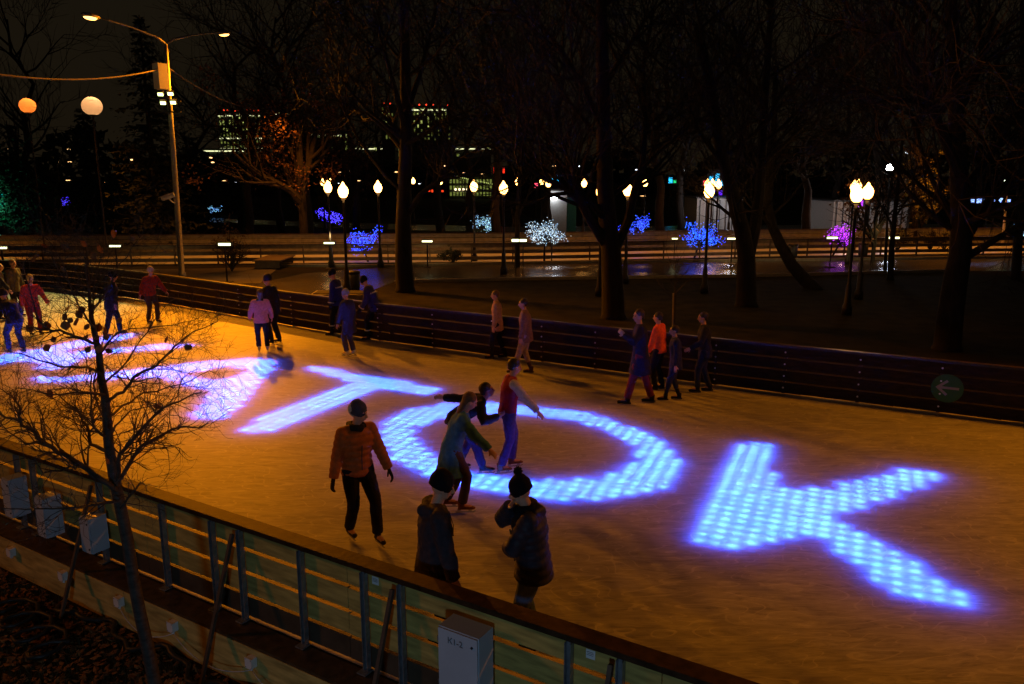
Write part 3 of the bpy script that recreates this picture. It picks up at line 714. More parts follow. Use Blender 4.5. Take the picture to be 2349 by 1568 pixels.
def person(label, pos, yaw, h=1.75, near=False, pelvis=(0, 0, .53), lean=6, slean=0, twist=0, fl=(-.055, .03, 0), fr=(.055, -.03, 0), wl=None, wr=None, hy=0, hp=0,
           jacket=None, puffer=0, length=.0, trousers=None, shoes=None, skates=False, hat=None, pom=False, hood=False, hair=None, gloves=None, long_hair=False, stripe=None, scarf=None, sleeves=None, bulk=1.0, cuff=None, skirt=0, cat='person', pl=None, pr=None, hat_back=None):
    t = thing('person', label, cat, (pos[0], pos[1], 0), math.radians(yaw))
    vx = .0085 if near else .017
    V = lambda *a: Vector(a) * h
    zoff = .055 / h if skates else .02 / h
    pel = V(*pelvis) + V(0, 0, zoff)
    R = Matrix.Rotation(math.radians(twist), 3, 'Z') @ Matrix.Rotation(math.radians(-lean), 3, 'X') @ Matrix.Rotation(math.radians(slean), 3, 'Y')
    up = R @ Vector((0, 0, 1)); fw = R @ Vector((0, 1, 0)); rt = R @ Vector((1, 0, 0))
    P = lambda x, y, z: pel + (rt * x + fw * y + up * z) * h
    waist = P(0, 0, .08); chest = P(0, .008, .20); shz = P(0, -.002, .275); neck = P(0, 0, .30)
    shl, shr = P(-.100, -.003, .262), P(.100, -.003, .262)
    Rh = Matrix.Rotation(math.radians(twist), 3, 'Z') @ Matrix.Rotation(math.radians(-lean * .45), 3, 'X') @ Matrix.Rotation(math.radians(hy), 3, 'Z') @ Matrix.Rotation(math.radians(-hp), 3, 'X')
    hx, hf, hu = (Rh @ Vector(a) for a in ((1, 0, 0), (0, 1, 0), (0, 0, 1)))
    hc = neck + up * .035 * h + hu * .062 * h + hf * .012 * h
    HP = lambda x, y, z: hc + (hx * x + hf * y + hu * z) * h
    hipl, hipr = pel + V(-.052, 0, -.01), pel + V(.052, 0, -.01)
    an = .045
    al = V(*fl) + V(0, 0, an + zoff); ar = V(*fr) + V(0, 0, an + zoff)
    kl, al = ik(hipl, al, .245 * h, .245 * h, Vector((-.12, 1, 0))); kr, ar = ik(hipr, ar, .245 * h, .245 * h, Vector((.12, 1, 0)))
    # wrists given in body space (x, y, z) / h from the feet
    dl_ = wl or (-.20, .03, .47); dr_ = wr or (.20, .03, .47)
    el, wlp = ik(shl, V(*dl_), .165 * h, .145 * h, (Vector(pl or (-.5, -1, -.3)))); er, wrp = ik(shr, V(*dr_), .165 * h, .145 * h, (Vector(pr or (.5, -1, -.3))))
    # --- body: one surface
    mb = MB()
    mb.tube([pel - Vector((0, 0, .06 * h)), pel, waist, chest, shz, P(0, 0, .292)], [(.07 * h, .05 * h), (.088 * h, .056 * h), (.072 * h, .050 * h), (.092 * h, .058 * h), (.098 * h, .045 * h), (.04 * h, .035 * h)], 14, side=rt)
    mb.tube([P(0, -.004, .265), neck, hc - hu * .02 * h], [.036 * h, .031 * h, .032 * h], 12)
    mb.ell(HP(0, -.006, .012), (.043 * h, .054 * h, .056 * h), (hx, hf, hu), 18, 14)
    mb.tube([HP(0, .012, .012), HP(0, .018, -.018), HP(0, .026, -.046), HP(0, .030, -.058)], [(.039 * h, .032 * h), (.035 * h, .030 * h), (.023 * h, .020 * h), (.012 * h, .012 * h)], 12, side=hx)
    mb.tube([HP(0, .046, .012), HP(0, .054, -.002), HP(0, .064, -.016), HP(0, .050, -.022)], [.005 * h, .0065 * h, .0075 * h, .006 * h], 8)
    mb.ell(HP(0, .047, -.034), (.012 * h, .006 * h, .004 * h), (hx, hf, hu), 8, 6)
    mb.tube([HP(-.03, .040, .016), HP(0, .050, .019), HP(.03, .040, .016)], .0055 * h, 6)
    for s in (-1, 1): mb.ell(HP(s * .044, -.004, -.006), (.006 * h, .012 * h, .018 * h), (hx, hf, hu), 8, 6)
    for a, b, c in ((shl, el, wlp), (shr, er, wrp)): mb.tube([a, a.lerp(b, .5), b, b.lerp(c, .35), c], [.028 * h, .026 * h, .021 * h, .021 * h, .015 * h], 10)
    for a, b, c in ((hipl, kl, al), (hipr, kr, ar)):
        mb.tube([a, a.lerp(b, .5), b, b.lerp(c, .3), c], [.048 * h, .042 * h, .029 * h, .030 * h, .019 * h], 10)
        mb.ell(c + Vector((0, .03, -.018)) * h, (.022 * h, .055 * h, .018 * h), None, 10, 6)
    gms = [MB(), MB()]
    for a, b, sd_ in ((el, wlp, 1), (er, wrp, -1)):
        dd = (b - a).normalized(); nn_ = (pel + up * .15 * h - b); nn_ = nn_ if abs(nn_.normalized().dot(dd)) < .9 else fw
        tgt = mb if not gloves else gms[0 if sd_ > 0 else 1]
        hand(tgt, b, dd, nn_, h, sd_ if nn_.cross(dd).dot(Vector((0, 0, 1))) > -9 else -sd_, .45, 1.0 if not gloves else 1.15)
    remeshed(mb, 'body', skin, .006 if near else .012, t, 2)
    if gloves:
        for gm in gms: remeshed(gm, 'glove', gloves, .006 if near else .012, t, 2)
    # --- face
    if not (hood and not near):
        for s in (-1, 1): MB().ell(HP(s * .017, .0455, .004), (.0075 * h, .004 * h, .0045 * h), (hx, hf, hu), 8, 6).build('eye', eye_m, t, True)
        MB().ell(HP(0, .0515, -.034), (.011 * h, .004 * h, .0032 * h), (hx, hf, hu), 8, 6).build('lips', lip, t, True)
        MB().tube([HP(-.027, .043, .015), HP(-.015, .049, .018)], .0022 * h, 5).tube([HP(.027, .043, .015), HP(.015, .049, .018)], .0022 * h, 5).build('eyebrows', hair_d, t)
    # --- trousers
    if trousers:
        mb = MB(); g = 1.12
        mb.tube([pel - Vector((0, 0, .055 * h)), pel, waist], [(.085 * h, .066 * h), (.098 * h, .068 * h), (.082 * h, .060 * h)], 14, side=rt)
        for a, b, c in ((hipl, kl, al), (hipr, kr, ar)):
            e = c.lerp(b, .05 if not cuff else .38)
            mb.tube([a + Vector((0, 0, .01 * h)), a.lerp(b, .5), b, b.lerp(e, .5), e], [.056 * h * g, .049 * h * g, .038 * h * g, .036 * h * g, .034 * h * g if not cuff else .03 * h], 12)
        remeshed(mb, 'trousers', trousers, vx * .9, t, 4, (.09, .016 if near else .02))
    # --- jacket
    if jacket:
        k = bulk; mb = MB(); b_ = .012 * h * k
        prof = [(-.02 - length, .100 + length * .12 + skirt, .076 + length * .12 + skirt), (.03, .098, .072), (.10, .092, .068), (.18, .112, .078), (.232, .122, .072), (.262, .106, .058), (.292, .048, .046)]
        pts = []; rad = []
        nr_ = 40 if puffer else 8
        for i in range(nr_ + 1):
            z = prof[0][0] + (prof[-1][0] - prof[0][0]) * i / nr_
            for (z0, a0, c0), (z1, a1, c1) in zip(prof, prof[1:]):
                if z0 <= z <= z1 + 1e-9: q = (z - z0) / (z1 - z0); ra, rc = a0 + (a1 - a0) * q, c0 + (c1 - c0) * q; break
            f_ = 1 + (puffer * (abs(math.sin(z * h * PI / .085)) - .5) if z < .26 else 0)
            if z < 0:                                # the hem hangs from the hips, not along the leaning back
                pts.append(pel + Vector((0, 0, z * h)) + fw * .0)
            else: pts.append(P(0, 0, z))
            rad.append((ra * h * k * f_, rc * h * k * f_))
        mb.tube(pts, rad, 24, side=rt)
        sm = MB() if sleeves else mb
        for a, b, c in ((shl, el, wlp), (shr, er, wrp)):
            pts = []; rad = []; m_ = 24 if puffer else 8
            for i in range(m_ + 1):
                q = i / m_; p = a.lerp(b, q * 2) if q < .5 else b.lerp(c, q * 2 - 1)
                r = (.043 - .012 * q) * h * k; f_ = 1 + (puffer * 1.2 * (abs(math.sin(q * .31 * h * PI / .08)) - .5) if .08 < q < .95 else 0)
                pts.append(p); rad.append(r * f_)
            sm.tube(pts, rad, 14); sm.ell(a, .044 * h * k, None, 12, 8); mb.tube([neck - up * .012 * h, a + up * .010 * h], [.036 * h, .036 * h], 10)
            if not puffer: sm.tube([c - (c - b).normalized() * .03 * h, c], .030 * h * k, 12)
        if hood:
            mb.tube([P(0, -.035, .25), HP(0, -.02, -.03), HP(0, -.012, .03), HP(0, -.005, .068)], [(.07 * h, .05 * h), (.062 * h, .060 * h), (.060 * h, .058 * h), (.028 * h, .03 * h)], 14, side=hx)
        elif hood is None:                          # hood lying on the back
            mb.tube([P(-.065, .02, .285), P(-.055, -.035, .285), P(0, -.062, .272), P(.055, -.035, .285), P(.065, .02, .285)], [.016 * h, .024 * h, .036 * h, .024 * h, .016 * h], 12)
        else: mb.tube([P(0, 0, .275), P(0, .004, .315)], [(.050 * h, .046 * h), (.043 * h, .043 * h)], 16, side=rt)
        jk = remeshed(mb, 'jacket', jacket, vx, t, 2 if puffer else 4, None if puffer else (.11, .036))
        if sleeves: remeshed(sm, 'sleeves', sleeves, vx, t, 3, (.1, .018))
        if stripe:
            MB().tube([P(0, 0, .185), P(0, 0, .205)], [(.112 * h * k, .083 * h * k)] * 2, 24, cap=False, side=rt).build('reflective_stripe', stripe, jk)
            for a, b in ((kl, al), (kr, ar)): MB().tube([a.lerp(b, .55), a.lerp(b, .63)], .045 * h, 14, cap=False).build('trouser_stripe', stripe, t)
            for a, b in ((el, wlp), (er, wrp)): MB().tube([a.lerp(b, .78), a.lerp(b, .88)], .042 * h * k, 12, cap=False).build('sleeve_stripe', stripe, jk)
        if near and hood is None:                   # drawstring
            MB().tube([P(.03, .058, .275), P(.035, .085, .20), P(.03, .088, .15)], .0022 * h, 6).ell(P(.03, .088, .145), .005 * h, None, 8, 6).build('drawstring', black, jk)
        if near and puffer:
            MB().tube([P(0, .082 * k, .01), P(0, .078 * k, .10), P(0, .085 * k, .19)], .004 * h, 6).build('zip', black, jk)
    if scarf: MB().tube([P(-.035, .03, .30), P(-.045, -.03, .305), P(.04, -.035, .305), P(.04, .03, .30), P(-.01, .05, .295), P(-.03, .02, .30)], [.024 * h] * 6, 10).build('scarf', scarf, t, True)
    # --- head wear
    if hat:
        mb = MB(); mb.ell(HP(0, -.012, .032), (.052 * h, .062 * h, .056 * h), (hx, hf, hu), 20, 12)
        mb.tube([HP(0, -.016, -.008), HP(0, -.008, .034)], [(.052 * h, .060 * h), (.053 * h, .063 * h)], 20, side=hx)
        mb.ell(HP(0, -.02, .066), (.036 * h, .040 * h, .028 * h), (hx, hf, hu), 14, 8)
        ho = remeshed(mb, 'hat', hat, .008, t, 3, (.03, .004))
        if pom:
            pb = MB(); r_ = random.Random(5); pc = HP(0, -.03, .108)
            for i in range(240):
                v_ = Vector((r_.gauss(0, 1), r_.gauss(0, 1), r_.gauss(0, 1))).normalized(); pb.tube([pc, pc + v_ * .026 * h * r_.uniform(.85, 1.1)], [.004, .001], 4)
            pb.ell(pc, .022 * h, None, 10, 8); pb.build('pompom', hat, ho)
    if hat_back: MB().ell(HP(0, -.028, .022), (.050 * h, .052 * h, .056 * h), (hx, hf, hu), 16, 10).build('hat_back', hat_back, t, True)
    if hair:
        mb = MB(); mb.ell(HP(0, -.014, .022), (.049 * h, .057 * h, .054 * h), (hx, hf, hu), 18, 12)
        mb.tube([HP(0, -.03, .02), HP(0, -.04, -.03)] + ([HP(0, -.045, -.09), HP(0, -.04, -.15)] if long_hair else []), [(.047 * h, .034 * h), (.040 * h, .024 * h)] + ([(.045 * h, .022 * h), (.03 * h, .015 * h)] if long_hair else []), 12, side=hx)
        remeshed(mb, 'hair', hair, .010, t, 2, (.02, .008))
    # --- shoes or skates
    for c, b, ff in ((al, kl, fl), (ar, kr, fr)):
        top_ = c + Vector((0, -.006, .035)) * h; mb = MB(); sc_ = h / 1.75
        mb.tube([c + Vector((0, -.015, .055)) * sc_, c + Vector((0, -.010, .0)) * sc_, c + Vector((0, 0, -.035)) * sc_], [(.044 * sc_, .052 * sc_), (.040 * sc_, .050 * sc_), (.040 * sc_, .058 * sc_)], 14, side=Vector((1, 0, 0)))
        mb.tube([c + Vector((0, -.055, -.045)) * sc_, c + Vector((0, .0, -.040)) * sc_, c + Vector((0, .09, -.045)) * sc_, c + Vector((0, .16, -.052)) * sc_, c + Vector((0, .185, -.056)) * sc_], [(.034 * sc_, .030 * sc_), (.040 * sc_, .034 * sc_), (.044 * sc_, .028 * sc_), (.036 * sc_, .020 * sc_), (.015 * sc_, .012 * sc_)], 14, side=Vector((1, 0, 0)))
        if cuff: mb.tube([c.lerp(b, .02), c.lerp(b, .40)], [.040 * sc_, .052 * sc_], 14)
        if cuff == 'heel': mb.box(c + Vector((0, -.045, -.075)) * sc_, (.03, .03, .06))
        nm = 'skate' if skates else ('boot' if cuff else 'shoe')
        so = remeshed(mb, nm, shoes, .009, t, 2)
        if skates:
            q = MB(); z = c.z - .080 * sc_
            for yy in (-.04, .11): q.box((c.x, c.y + yy * sc_, z - .005), (.022, .045, .035))
            q.build('blade_holder', blade_m, so); q = MB(); z2 = z - .028
            q.tube([(c.x, c.y - .09 * sc_, z2), (c.x, c.y + .16 * sc_, z2), (c.x, c.y + .185 * sc_, z2 + .012)], [(.0025, .011)] * 2 + [(.0025, .006)], 6, side=Vector((1, 0, 0))); q.build('blade', blade_m, so)
            if near:
                q = MB()
                for i in range(7): yy = .02 + .017 * i; q.tube([c + Vector((-.028, yy, -.004 - .0045 * i)) * sc_, c + Vector((.028, yy + .012, -.004 - .0045 * i)) * sc_], .0035, 5)
                q.build('laces', paper, so)
        else:
            MB().box((c.x, c.y + .05 * sc_, c.z - .074 * sc_), (.075 * sc_, .25 * sc_, .018)).build('sole', black, so)
    return t
blackc = cloth('black_cloth', (.012, .012, .014)); navy = cloth('navy_cloth', (.018, .022, .045)); jeans = cloth('blue_jeans', (.07, .11, .20)); 
def gp(x, y): return G(x, y, 0)
person('man in a quilted rust orange jacket and black trousers skating', gp(826, 1236), -146, 1.76, True, pelvis=(0, .0, .505), lean=4, fl=(-.07, .15, .0), fr=(.05, -.06, 0), wl=(-.205, .10, .475), wr=(.19, .02, .455), hy=42, hp=8,
       jacket=cloth('rust_puffer', (.30, .085, .012), .6), puffer=.13, length=.03, trousers=blackc, shoes=cloth('black_skate', (.02, .02, .022), .4), skates=True, hat=cloth('dark_patterned_cap', (.05, .055, .09), .8), hat_back=cloth('pale_hat_back', (.34, .42, .46), .8), gloves=cloth('black_glove', (.012, .012, .012)), scarf=blackc, bulk=1.08)
person('young man in a charcoal hooded jacket and black beanie standing by the fence', (-.72, 6.66), -72, 1.80, True, lean=5, wl=(-.15, .075, .50), wr=(.155, .075, .50), hy=-8, hp=14,
       jacket=cloth('charcoal_jacket', (.034, .031, .042)), length=.10, hood=None, trousers=blackc, shoes=blackc, hat=cloth('black_knit', (.006, .006, .008), .95), bulk=1.12)
person('person in a dark quilted jacket and pompom hat, hand raised to the mouth', (.20, 6.72), 88, 1.74, True, lean=7, fl=(-.06, .02, 0), fr=(.06, -.02, 0), wl=(.03, .135, .60), wr=(.03, .125, .835), pr=(.45, .8, -.9), pl=(-.6, .5, -1), hy=-3, hp=18,
       jacket=cloth('dark_blue_puffer', (.020, .023, .038), .55), puffer=.12, length=.06, hood=None, trousers=jeans, shoes=blackc, hat=cloth('black_knit', (.006, .006, .008), .95), pom=True, scarf=cloth('black_knit', (.006, .006, .008)), bulk=1.22)
person('woman in a long teal coat bending forward and reaching right, long brown hair', gp(1046, 1172), -88, 1.68, False, pelvis=(0, -.03, .505), lean=20, fl=(-.06, -.08, 0), fr=(.05, .05, 0), wl=(-.13, .16, .56), wr=(.20, .34, .50), hy=10, hp=16,
       jacket=cloth('teal_coat', (.05, .17, .44)), length=.20, skirt=.015, trousers=cloth('brown_trousers', (.06, .04, .04)), shoes=cloth('brown_skate', (.16, .06, .03)), skates=True, hair=hair_b, long_hair=True, bulk=1.1)
person('skater in black bent low with one arm swept back, behind the teal coat', (-.62, 11.35), -82, 1.72, False, pelvis=(0, -.14, .47), lean=58, fl=(-.07, -.10, 0), fr=(.06, .10, 0), wl=(-.24, -.40, .64), wr=(.16, .22, .56), hy=0, hp=-35,
       jacket=cloth('black_coat', (.016, .018, .022)), length=.02, trousers=cloth('plum_trousers', (.05, .03, .07)), shoes=cloth('black_skate', (.02, .02, .022), .4), skates=True, hair=hair_d, bulk=1.05)
person('dark-haired skater in a red vest with white sleeves and purple jeans', gp(1164, 1080), -74, 1.70, False, lean=8, fl=(-.07, .06, 0), fr=(.07, -.08, 0), wl=(-.12, .22, .60), wr=(.20, .24, .56), hy=0, hp=6,
       jacket=cloth('red_vest', (.24, .008, .008)), length=.02, sleeves=cloth('white_sleeve', (.45, .40, .42)), trousers=cloth('purple_jeans', (.09, .06, .16)), shoes=cloth('brown_skate', (.16, .06, .03)), skates=True, hair=hair_d, bulk=1.05)
person('girl in a pink quilted jacket, black leggings and white figure skates', gp(604, 808), 20, 1.55, False, lean=3, fl=(-.06, .03, 0), fr=(.07, -.02, 0), wl=(-.17, .12, .56), wr=(.17, .10, .55), hy=20,
       jacket=cloth('pink_puffer', (.62, .30, .50), .6), puffer=.06, length=.05, trousers=blackc, shoes=cloth('white_skate', (.70, .70, .72), .5), skates=True, hair=hair_b, long_hair=True, scarf=blackc, bulk=1.1, skirt=.01)
person('tall person in black with a dark knit hat, skating just behind the pink jacket', (-6.25, 20.6), 75, 1.80, False, lean=10, wl=(-.2, .1, .5), hy=10,
       jacket=cloth('black_coat', (.016, .018, .022)), length=.08, trousers=blackc, shoes=blackc, skates=True, hat=cloth('navy_knit', (.02, .022, .06), .9), hood=None, bulk=1.1)
stripe = mat('reflective_band', (.55, .55, .52), .4, 0, .05)
person('rink steward in blue and black overalls with reflective bands, left one of two', gp(779, 767), 82, 1.82, False, lean=9, fl=(-.07, .10, 0), fr=(.07, -.12, 0), wl=(-.17, .06, .46), wr=(.18, -.02, .46), hp=10,
       jacket=cloth('royal_blue_overall', (.03, .03, .17)), length=.06, trousers=blackc, shoes=blackc, hat=cloth('black_knit', (.006, .006, .008), .95), gloves=cloth('black_glove', (.012, .012, .012)), stripe=stripe, bulk=1.14, cuff='boot')
person('rink steward in blue and black overalls with reflective bands, right one of two, stooping', gp(862, 778), 86, 1.78, False, pelvis=(0, 0, .515), lean=20, fl=(-.07, .10, 0), fr=(.07, -.24, .02), wl=(-.15, .18, .50), wr=(.16, .14, .50), hp=16,
       jacket=cloth('royal_blue_overall', (.03, .03, .17)), length=.06, trousers=blackc, shoes=blackc, hat=cloth('black_knit', (.006, .006, .008), .95), gloves=cloth('black_glove', (.012, .012, .012)), stripe=stripe, bulk=1.16, cuff='boot')
person('skater in a long dark slate coat and pale blue hat in front of the stewards', gp(804, 818), 65, 1.62, False, lean=6, fl=(-.04, .03, 0), fr=(.05, -.03, 0), wl=(-.16, .1, .5), wr=(.18, .02, .46),
       jacket=cloth('slate_coat', (.035, .037, .060)), length=.17, trousers=cloth('grey_leggings', (.06, .05, .08)), shoes=cloth('white_skate', (.70, .70, .72), .5), skates=True, hat=cloth('pale_blue_hat', (.22, .26, .45), .9), bulk=1.1)
person('woman in a beige coat, black tights and heeled boots walking left', gp(1142, 821), 88, 1.66, False, lean=4, fl=(-.03, .09, 0), fr=(.04, -.10, 0), wl=(-.17, .05, .47),
       jacket=cloth('beige_coat', (.32, .20, .12)), length=.10, trousers=blackc, shoes=blackc, hair=hair_b, cuff='heel', bulk=1.04)
person('woman in a taupe jacket, pale trousers and tall brown boots walking left', (gp(1207, 856).x, gp(1207, 856).y), 86, 1.70, False, lean=5, fl=(-.04, .16, 0), fr=(.04, -.06, 0), wl=(-.18, .07, .48), wr=(.18, .05, .48),
       jacket=cloth('taupe_jacket', (.17, .11, .085)), length=.08, trousers=cloth('pale_trousers', (.30, .25, .30)), shoes=cloth('brown_boot', (.05, .025, .02), .5), hair=hair_d, cuff='boot', bulk=1.12)
person('man in a long navy coat and dark red trousers walking left, one pale glove raised', gp(1466, 925), 84, 1.86, False, lean=4, fl=(-.05, .13, 0), fr=(.05, -.13, 0), wl=(-.12, .18, .76), wr=(.17, .02, .46), hy=25,
       jacket=cloth('long_navy_coat', (.012, .013, .026)), length=.19, skirt=.015, trousers=cloth('dark_red_trousers', (.13, .015, .02)), shoes=blackc, hair=hair_d, gloves=cloth('pale_glove', (.35, .33, .42)), bulk=1.08, cuff=None)
person('person in a bright orange jacket half hidden behind the long navy coat', gp(1510, 892), 60, 1.62, False, lean=5, wl=(-.16, .1, .5),
       jacket=cloth('bright_orange_jacket', (.75, .10, .015)), length=.03, trousers=blackc, shoes=blackc, hair=hair_d, sleeves=cloth('bright_orange_jacket', (.75, .10, .015)), bulk=1.1)
person('short person in dark blue clothes walking left in front of the taller one in black', gp(1547, 917), 86, 1.50, False, lean=5, fl=(-.04, .13, 0), fr=(.04, -.06, 0),
       jacket=navy, length=.10, trousers=cloth('dark_jeans', (.02, .022, .05)), shoes=blackc, hair=hair_d, bulk=1.05, cuff='boot')
person('person all in black with pale face by the dark fence, rightmost of the walkers', gp(1613, 898), 84, 1.66, False, lean=6, fl=(-.04, .08, 0), fr=(.04, -.08, 0), wl=(-.14, .2, .58),
       jacket=cloth('black_coat', (.016, .018, .022)), length=.08, trousers=navy, shoes=blackc, hair=hair_d, bulk=1.06)
# at left behind the young tree
person('skater in a navy jacket and blue jeans leaning forward, behind the twigs at left edge', gp(40, 812), 60, 1.72, False, pelvis=(0, -.05, .50), lean=38, fl=(-.07, .06, 0), fr=(.07, -.06, 0), wl=(-.18, .26, .52), wr=(.2, .22, .5), hp=-8,
       jacket=cloth('navy_jacket', (.015, .022, .08)), length=.04, trousers=cloth('bright_jeans', (.05, .09, .30)), shoes=cloth('black_skate', (.02, .02, .022), .4), skates=True, hat=cloth('navy_knit', (.02, .022, .06), .9), bulk=1.12)
person('skater in a red jacket with a pale yellow hat and hood at left', gp(82, 770), -130, 1.66, False, lean=8, fl=(-.06, .08, 0), wl=(-.2, .14, .55), wr=(.18, .12, .54),
       jacket=cloth('red_jacket', (.50, .05, .02)), length=.05, trousers=cloth('red_trousers', (.30, .03, .02)), shoes=blackc, skates=True, hat=cloth('yellow_hat', (.60, .55, .22), .9), hood=None, bulk=1.1)
person('person in an olive brown coat standing behind the red jacket at left', gp(40, 728), -100, 1.78, False, jacket=cloth('olive_coat', (.09, .075, .03)), length=.08, trousers=blackc, shoes=blackc, skates=True, hair=hair_b, bulk=1.12)
person('person in a dark blue top at the left edge of the picture', gp(8, 735), -75, 1.72, False, wr=(.12, .2, .55), jacket=cloth('blue_top', (.02, .025, .06)), trousers=blackc, shoes=blackc, skates=True, hair=hair_b)
person('person all in black skating behind the trunk of the young tree', gp(262, 772), -60, 1.76, False, lean=10, fl=(-.07, .10, 0), fr=(.07, -.12, 0), wl=(-.24, .1, .5), wr=(.25, .05, .52),
       jacket=cloth('black_coat', (.016, .018, .022)), length=.10, trousers=blackc, shoes=blackc, skates=True, hat=cloth('black_knit', (.006, .006, .008), .95), bulk=1.2)
person('skater in a red jacket with a white and blue hat below the tall lamp post', gp(350, 742), -120, 1.68, False, lean=12, fl=(-.07, .06, 0), wl=(-.26, .1, .56), wr=(.26, .1, .56),
       jacket=cloth('dull_red_jacket', (.28, .035, .02)), length=.03, trousers=cloth('brown_trousers', (.06, .04, .04)), shoes=blackc, skates=True, hat=cloth('white_blue_hat', (.42, .42, .55), .9), bulk=1.14)

# ------------------------------------------------------------------ trees
bark = mat('dark_bark', (.020, .016, .012), .95, 0, .5, 9, .8, (.008, .006, .005), (1, 1, .35))
bark2 = mat('young_bark', (.042, .033, .028), .8, 0, .5, 14, .4, (.02, .015, .012), (1, 1, 3))
def grow(mb, p, d, r, L_, depth, rg, up=.12, nseg=None, kids=None, spread=.75, leafs=None):
    nseg = nseg or (5 if depth > 1 else 3); pts = [p.copy()]; rad = [r]; q = p.copy(); dd = d.normalized()
    for i in range(nseg):
        j = Vector((rg.gauss(0, 1), rg.gauss(0, 1), rg.gauss(0, 1))) * (.13 if depth > 1 else .2)
        dd = (dd + j + Vector((0, 0, up))).normalized(); q = q + dd * L_ / nseg; pts.append(q.copy()); rad.append(max(r * (1 - .75 * (i + 1) / nseg), .35 * mb.rmin))
    mb.tube(pts, rad, 6 if r > .05 else (4 if r > .02 else 3), cap=False)
    if depth <= 0:
        if leafs is not None: leafs.append(q)
        return
    n = kids or rg.randint(4, 6)
    for k in range(n):
        t = rg.uniform(.25, 1.0) if k else 1.0; i = min(int(t * nseg), nseg - 1); c = pts[i].lerp(pts[i + 1], t * nseg - i if t < 1 else 1)
        ax = Vector((rg.gauss(0, 1), rg.gauss(0, 1), rg.gauss(0, 1))).cross(dd).normalized()
        base = (pts[i + 1] - pts[i]).normalized()
        nd = (base * math.cos(spread * rg.uniform(.5, 1.2)) + ax * math.sin(spread * rg.uniform(.6, 1.2))).normalized()
        grow(mb, c, nd, max(rad[i] * rg.uniform(.45, .68), mb.rmin), L_ * rg.uniform(.50, .78), depth - 1, rg, up, None, None, spread, leafs)
def limbtree(label, trunkpx, d, w, limbs, seed, depth=3, name='bare_tree', group='big bare trees in the park', rm=.011, extra=10):
    """trunk and main limbs follow the picture but each limb swings towards or away from the camera"""
    rg = random.Random(seed); base = G(trunkpx[0][0], trunkpx[0][1]); D = base.y
    t = thing(name, label, 'tree', base, group=group); PO[0] = t.location.copy()
    tr = MB(); tr.rmin = rm; br = MB(); br.rmin = rm
    pts = [base - Z3 * .1] + [At(x, y, D + dd) for x, y, dd in trunkpx[1]]
    n = len(pts); rad = [w * 1.25] + [w * (1 - .72 * (i / n)) for i in range(1, n)]
    pts.insert(1, base.lerp(pts[1], .12)); rad.insert(1, w)
    tr.tube(pts, rad, 12)
    sub(tr, 'trunk', bark, t, True)
    for L0, r0 in limbs:
        lp = [At(x, y, D + dd) for x, y, dd in L0]; rr = [r0 * (1 - .7 * i / (len(lp) - 1)) for i in range(len(lp))]
        br.tube(lp, rr, 8)
        for k in range(3 + 2 * len(lp)):
            q = rg.uniform(.3, 1); i = min(int(q * (len(lp) - 1)), len(lp) - 2); c = lp[i].lerp(lp[i + 1], q * (len(lp) - 1) - i); b0 = (lp[i + 1] - lp[i]).normalized()
            ax = Vector((rg.gauss(0, 1), rg.gauss(0, 1), rg.gauss(0, .6))); ax = (ax - b0 * ax.dot(b0)).normalized()
            grow(br, c, b0 * .6 + ax * .8, rr[i] * .5, rg.uniform(1.6, 3.2), depth - 1, rg, .10)
    for k in range(extra):
        q = rg.uniform(.45, 1); i = min(int(q * (len(pts) - 1)), len(pts) - 2); c = pts[i].lerp(pts[i + 1], q * (len(pts) - 1) - i); an_ = rg.uniform(0, 2 * PI)
        grow(br, c, Vector((math.cos(an_), math.sin(an_), rg.uniform(.2, .9))), rad[i] * .35, rg.uniform(2.5, 4.5), depth, rg, .10)
    sub(br, 'branches', bark, t); return t
limbtree('big bare tree with a straight thick trunk behind the two stewards', ((930, 668), [(926, 600, 0), (925, 520, 0), (928, 420, .1), (932, 300, .2), (930, 160, .3), (928, 20, .3), (925, -120, .3)]), 30, .36,
 [([(935, 490, 0), (965, 445, -.3), (1010, 410, -.5), (1055, 365, -.6), (1120, 330, -1)], .13), ([(928, 350, 0), (890, 300, .6), (840, 260, 1.2), (770, 230, 1.4)], .11), ([(932, 260, 0), (960, 180, .8), (985, 90, 1.4), (1010, -20, 2)], .13), ([(930, 300, 0), (905, 200, -.6), (880, 110, -1), (850, 0, -1.5)], .12), ([(932, 330, 0), (1000, 290, -.8), (1080, 265, -1.2), (1150, 270, -1.4)], .09)], 3)
limbtree('big bare tree forked low with dark trunk right of the picture centre', ((1407, 728), [(1405, 650, 0), (1402, 580, 0), (1395, 520, 0), (1388, 430, 0), (1385, 300, 0), (1382, 150, .1), (1380, 0, .2), (1380, -150, .2)]), 25, .37,
 [([(1390, 560, 0), (1355, 505, -.4), (1330, 460, -.6), (1295, 430, -.8), (1240, 405, -1), (1195, 370, -1.2)], .17), ([(1355, 505, -.4), (1328, 440, -.8), (1310, 380, -1), (1290, 330, -1.1)], .10), ([(1412, 570, 0), (1440, 510, .5), (1455, 440, .8), (1475, 370, 1.1), (1480, 280, 1.3), (1475, 150, 1.5), (1500, 20, 1.6)], .16), ([(1388, 300, 0), (1340, 200, -.8), (1290, 120, -1.2), (1230, 40, -1.5)], .12), ([(1384, 200, 0), (1440, 110, .8), (1490, 30, 1)], .11), ([(1475, 300, 1.2), (1540, 240, 1.6), (1600, 215, 2)], .07)], 5)
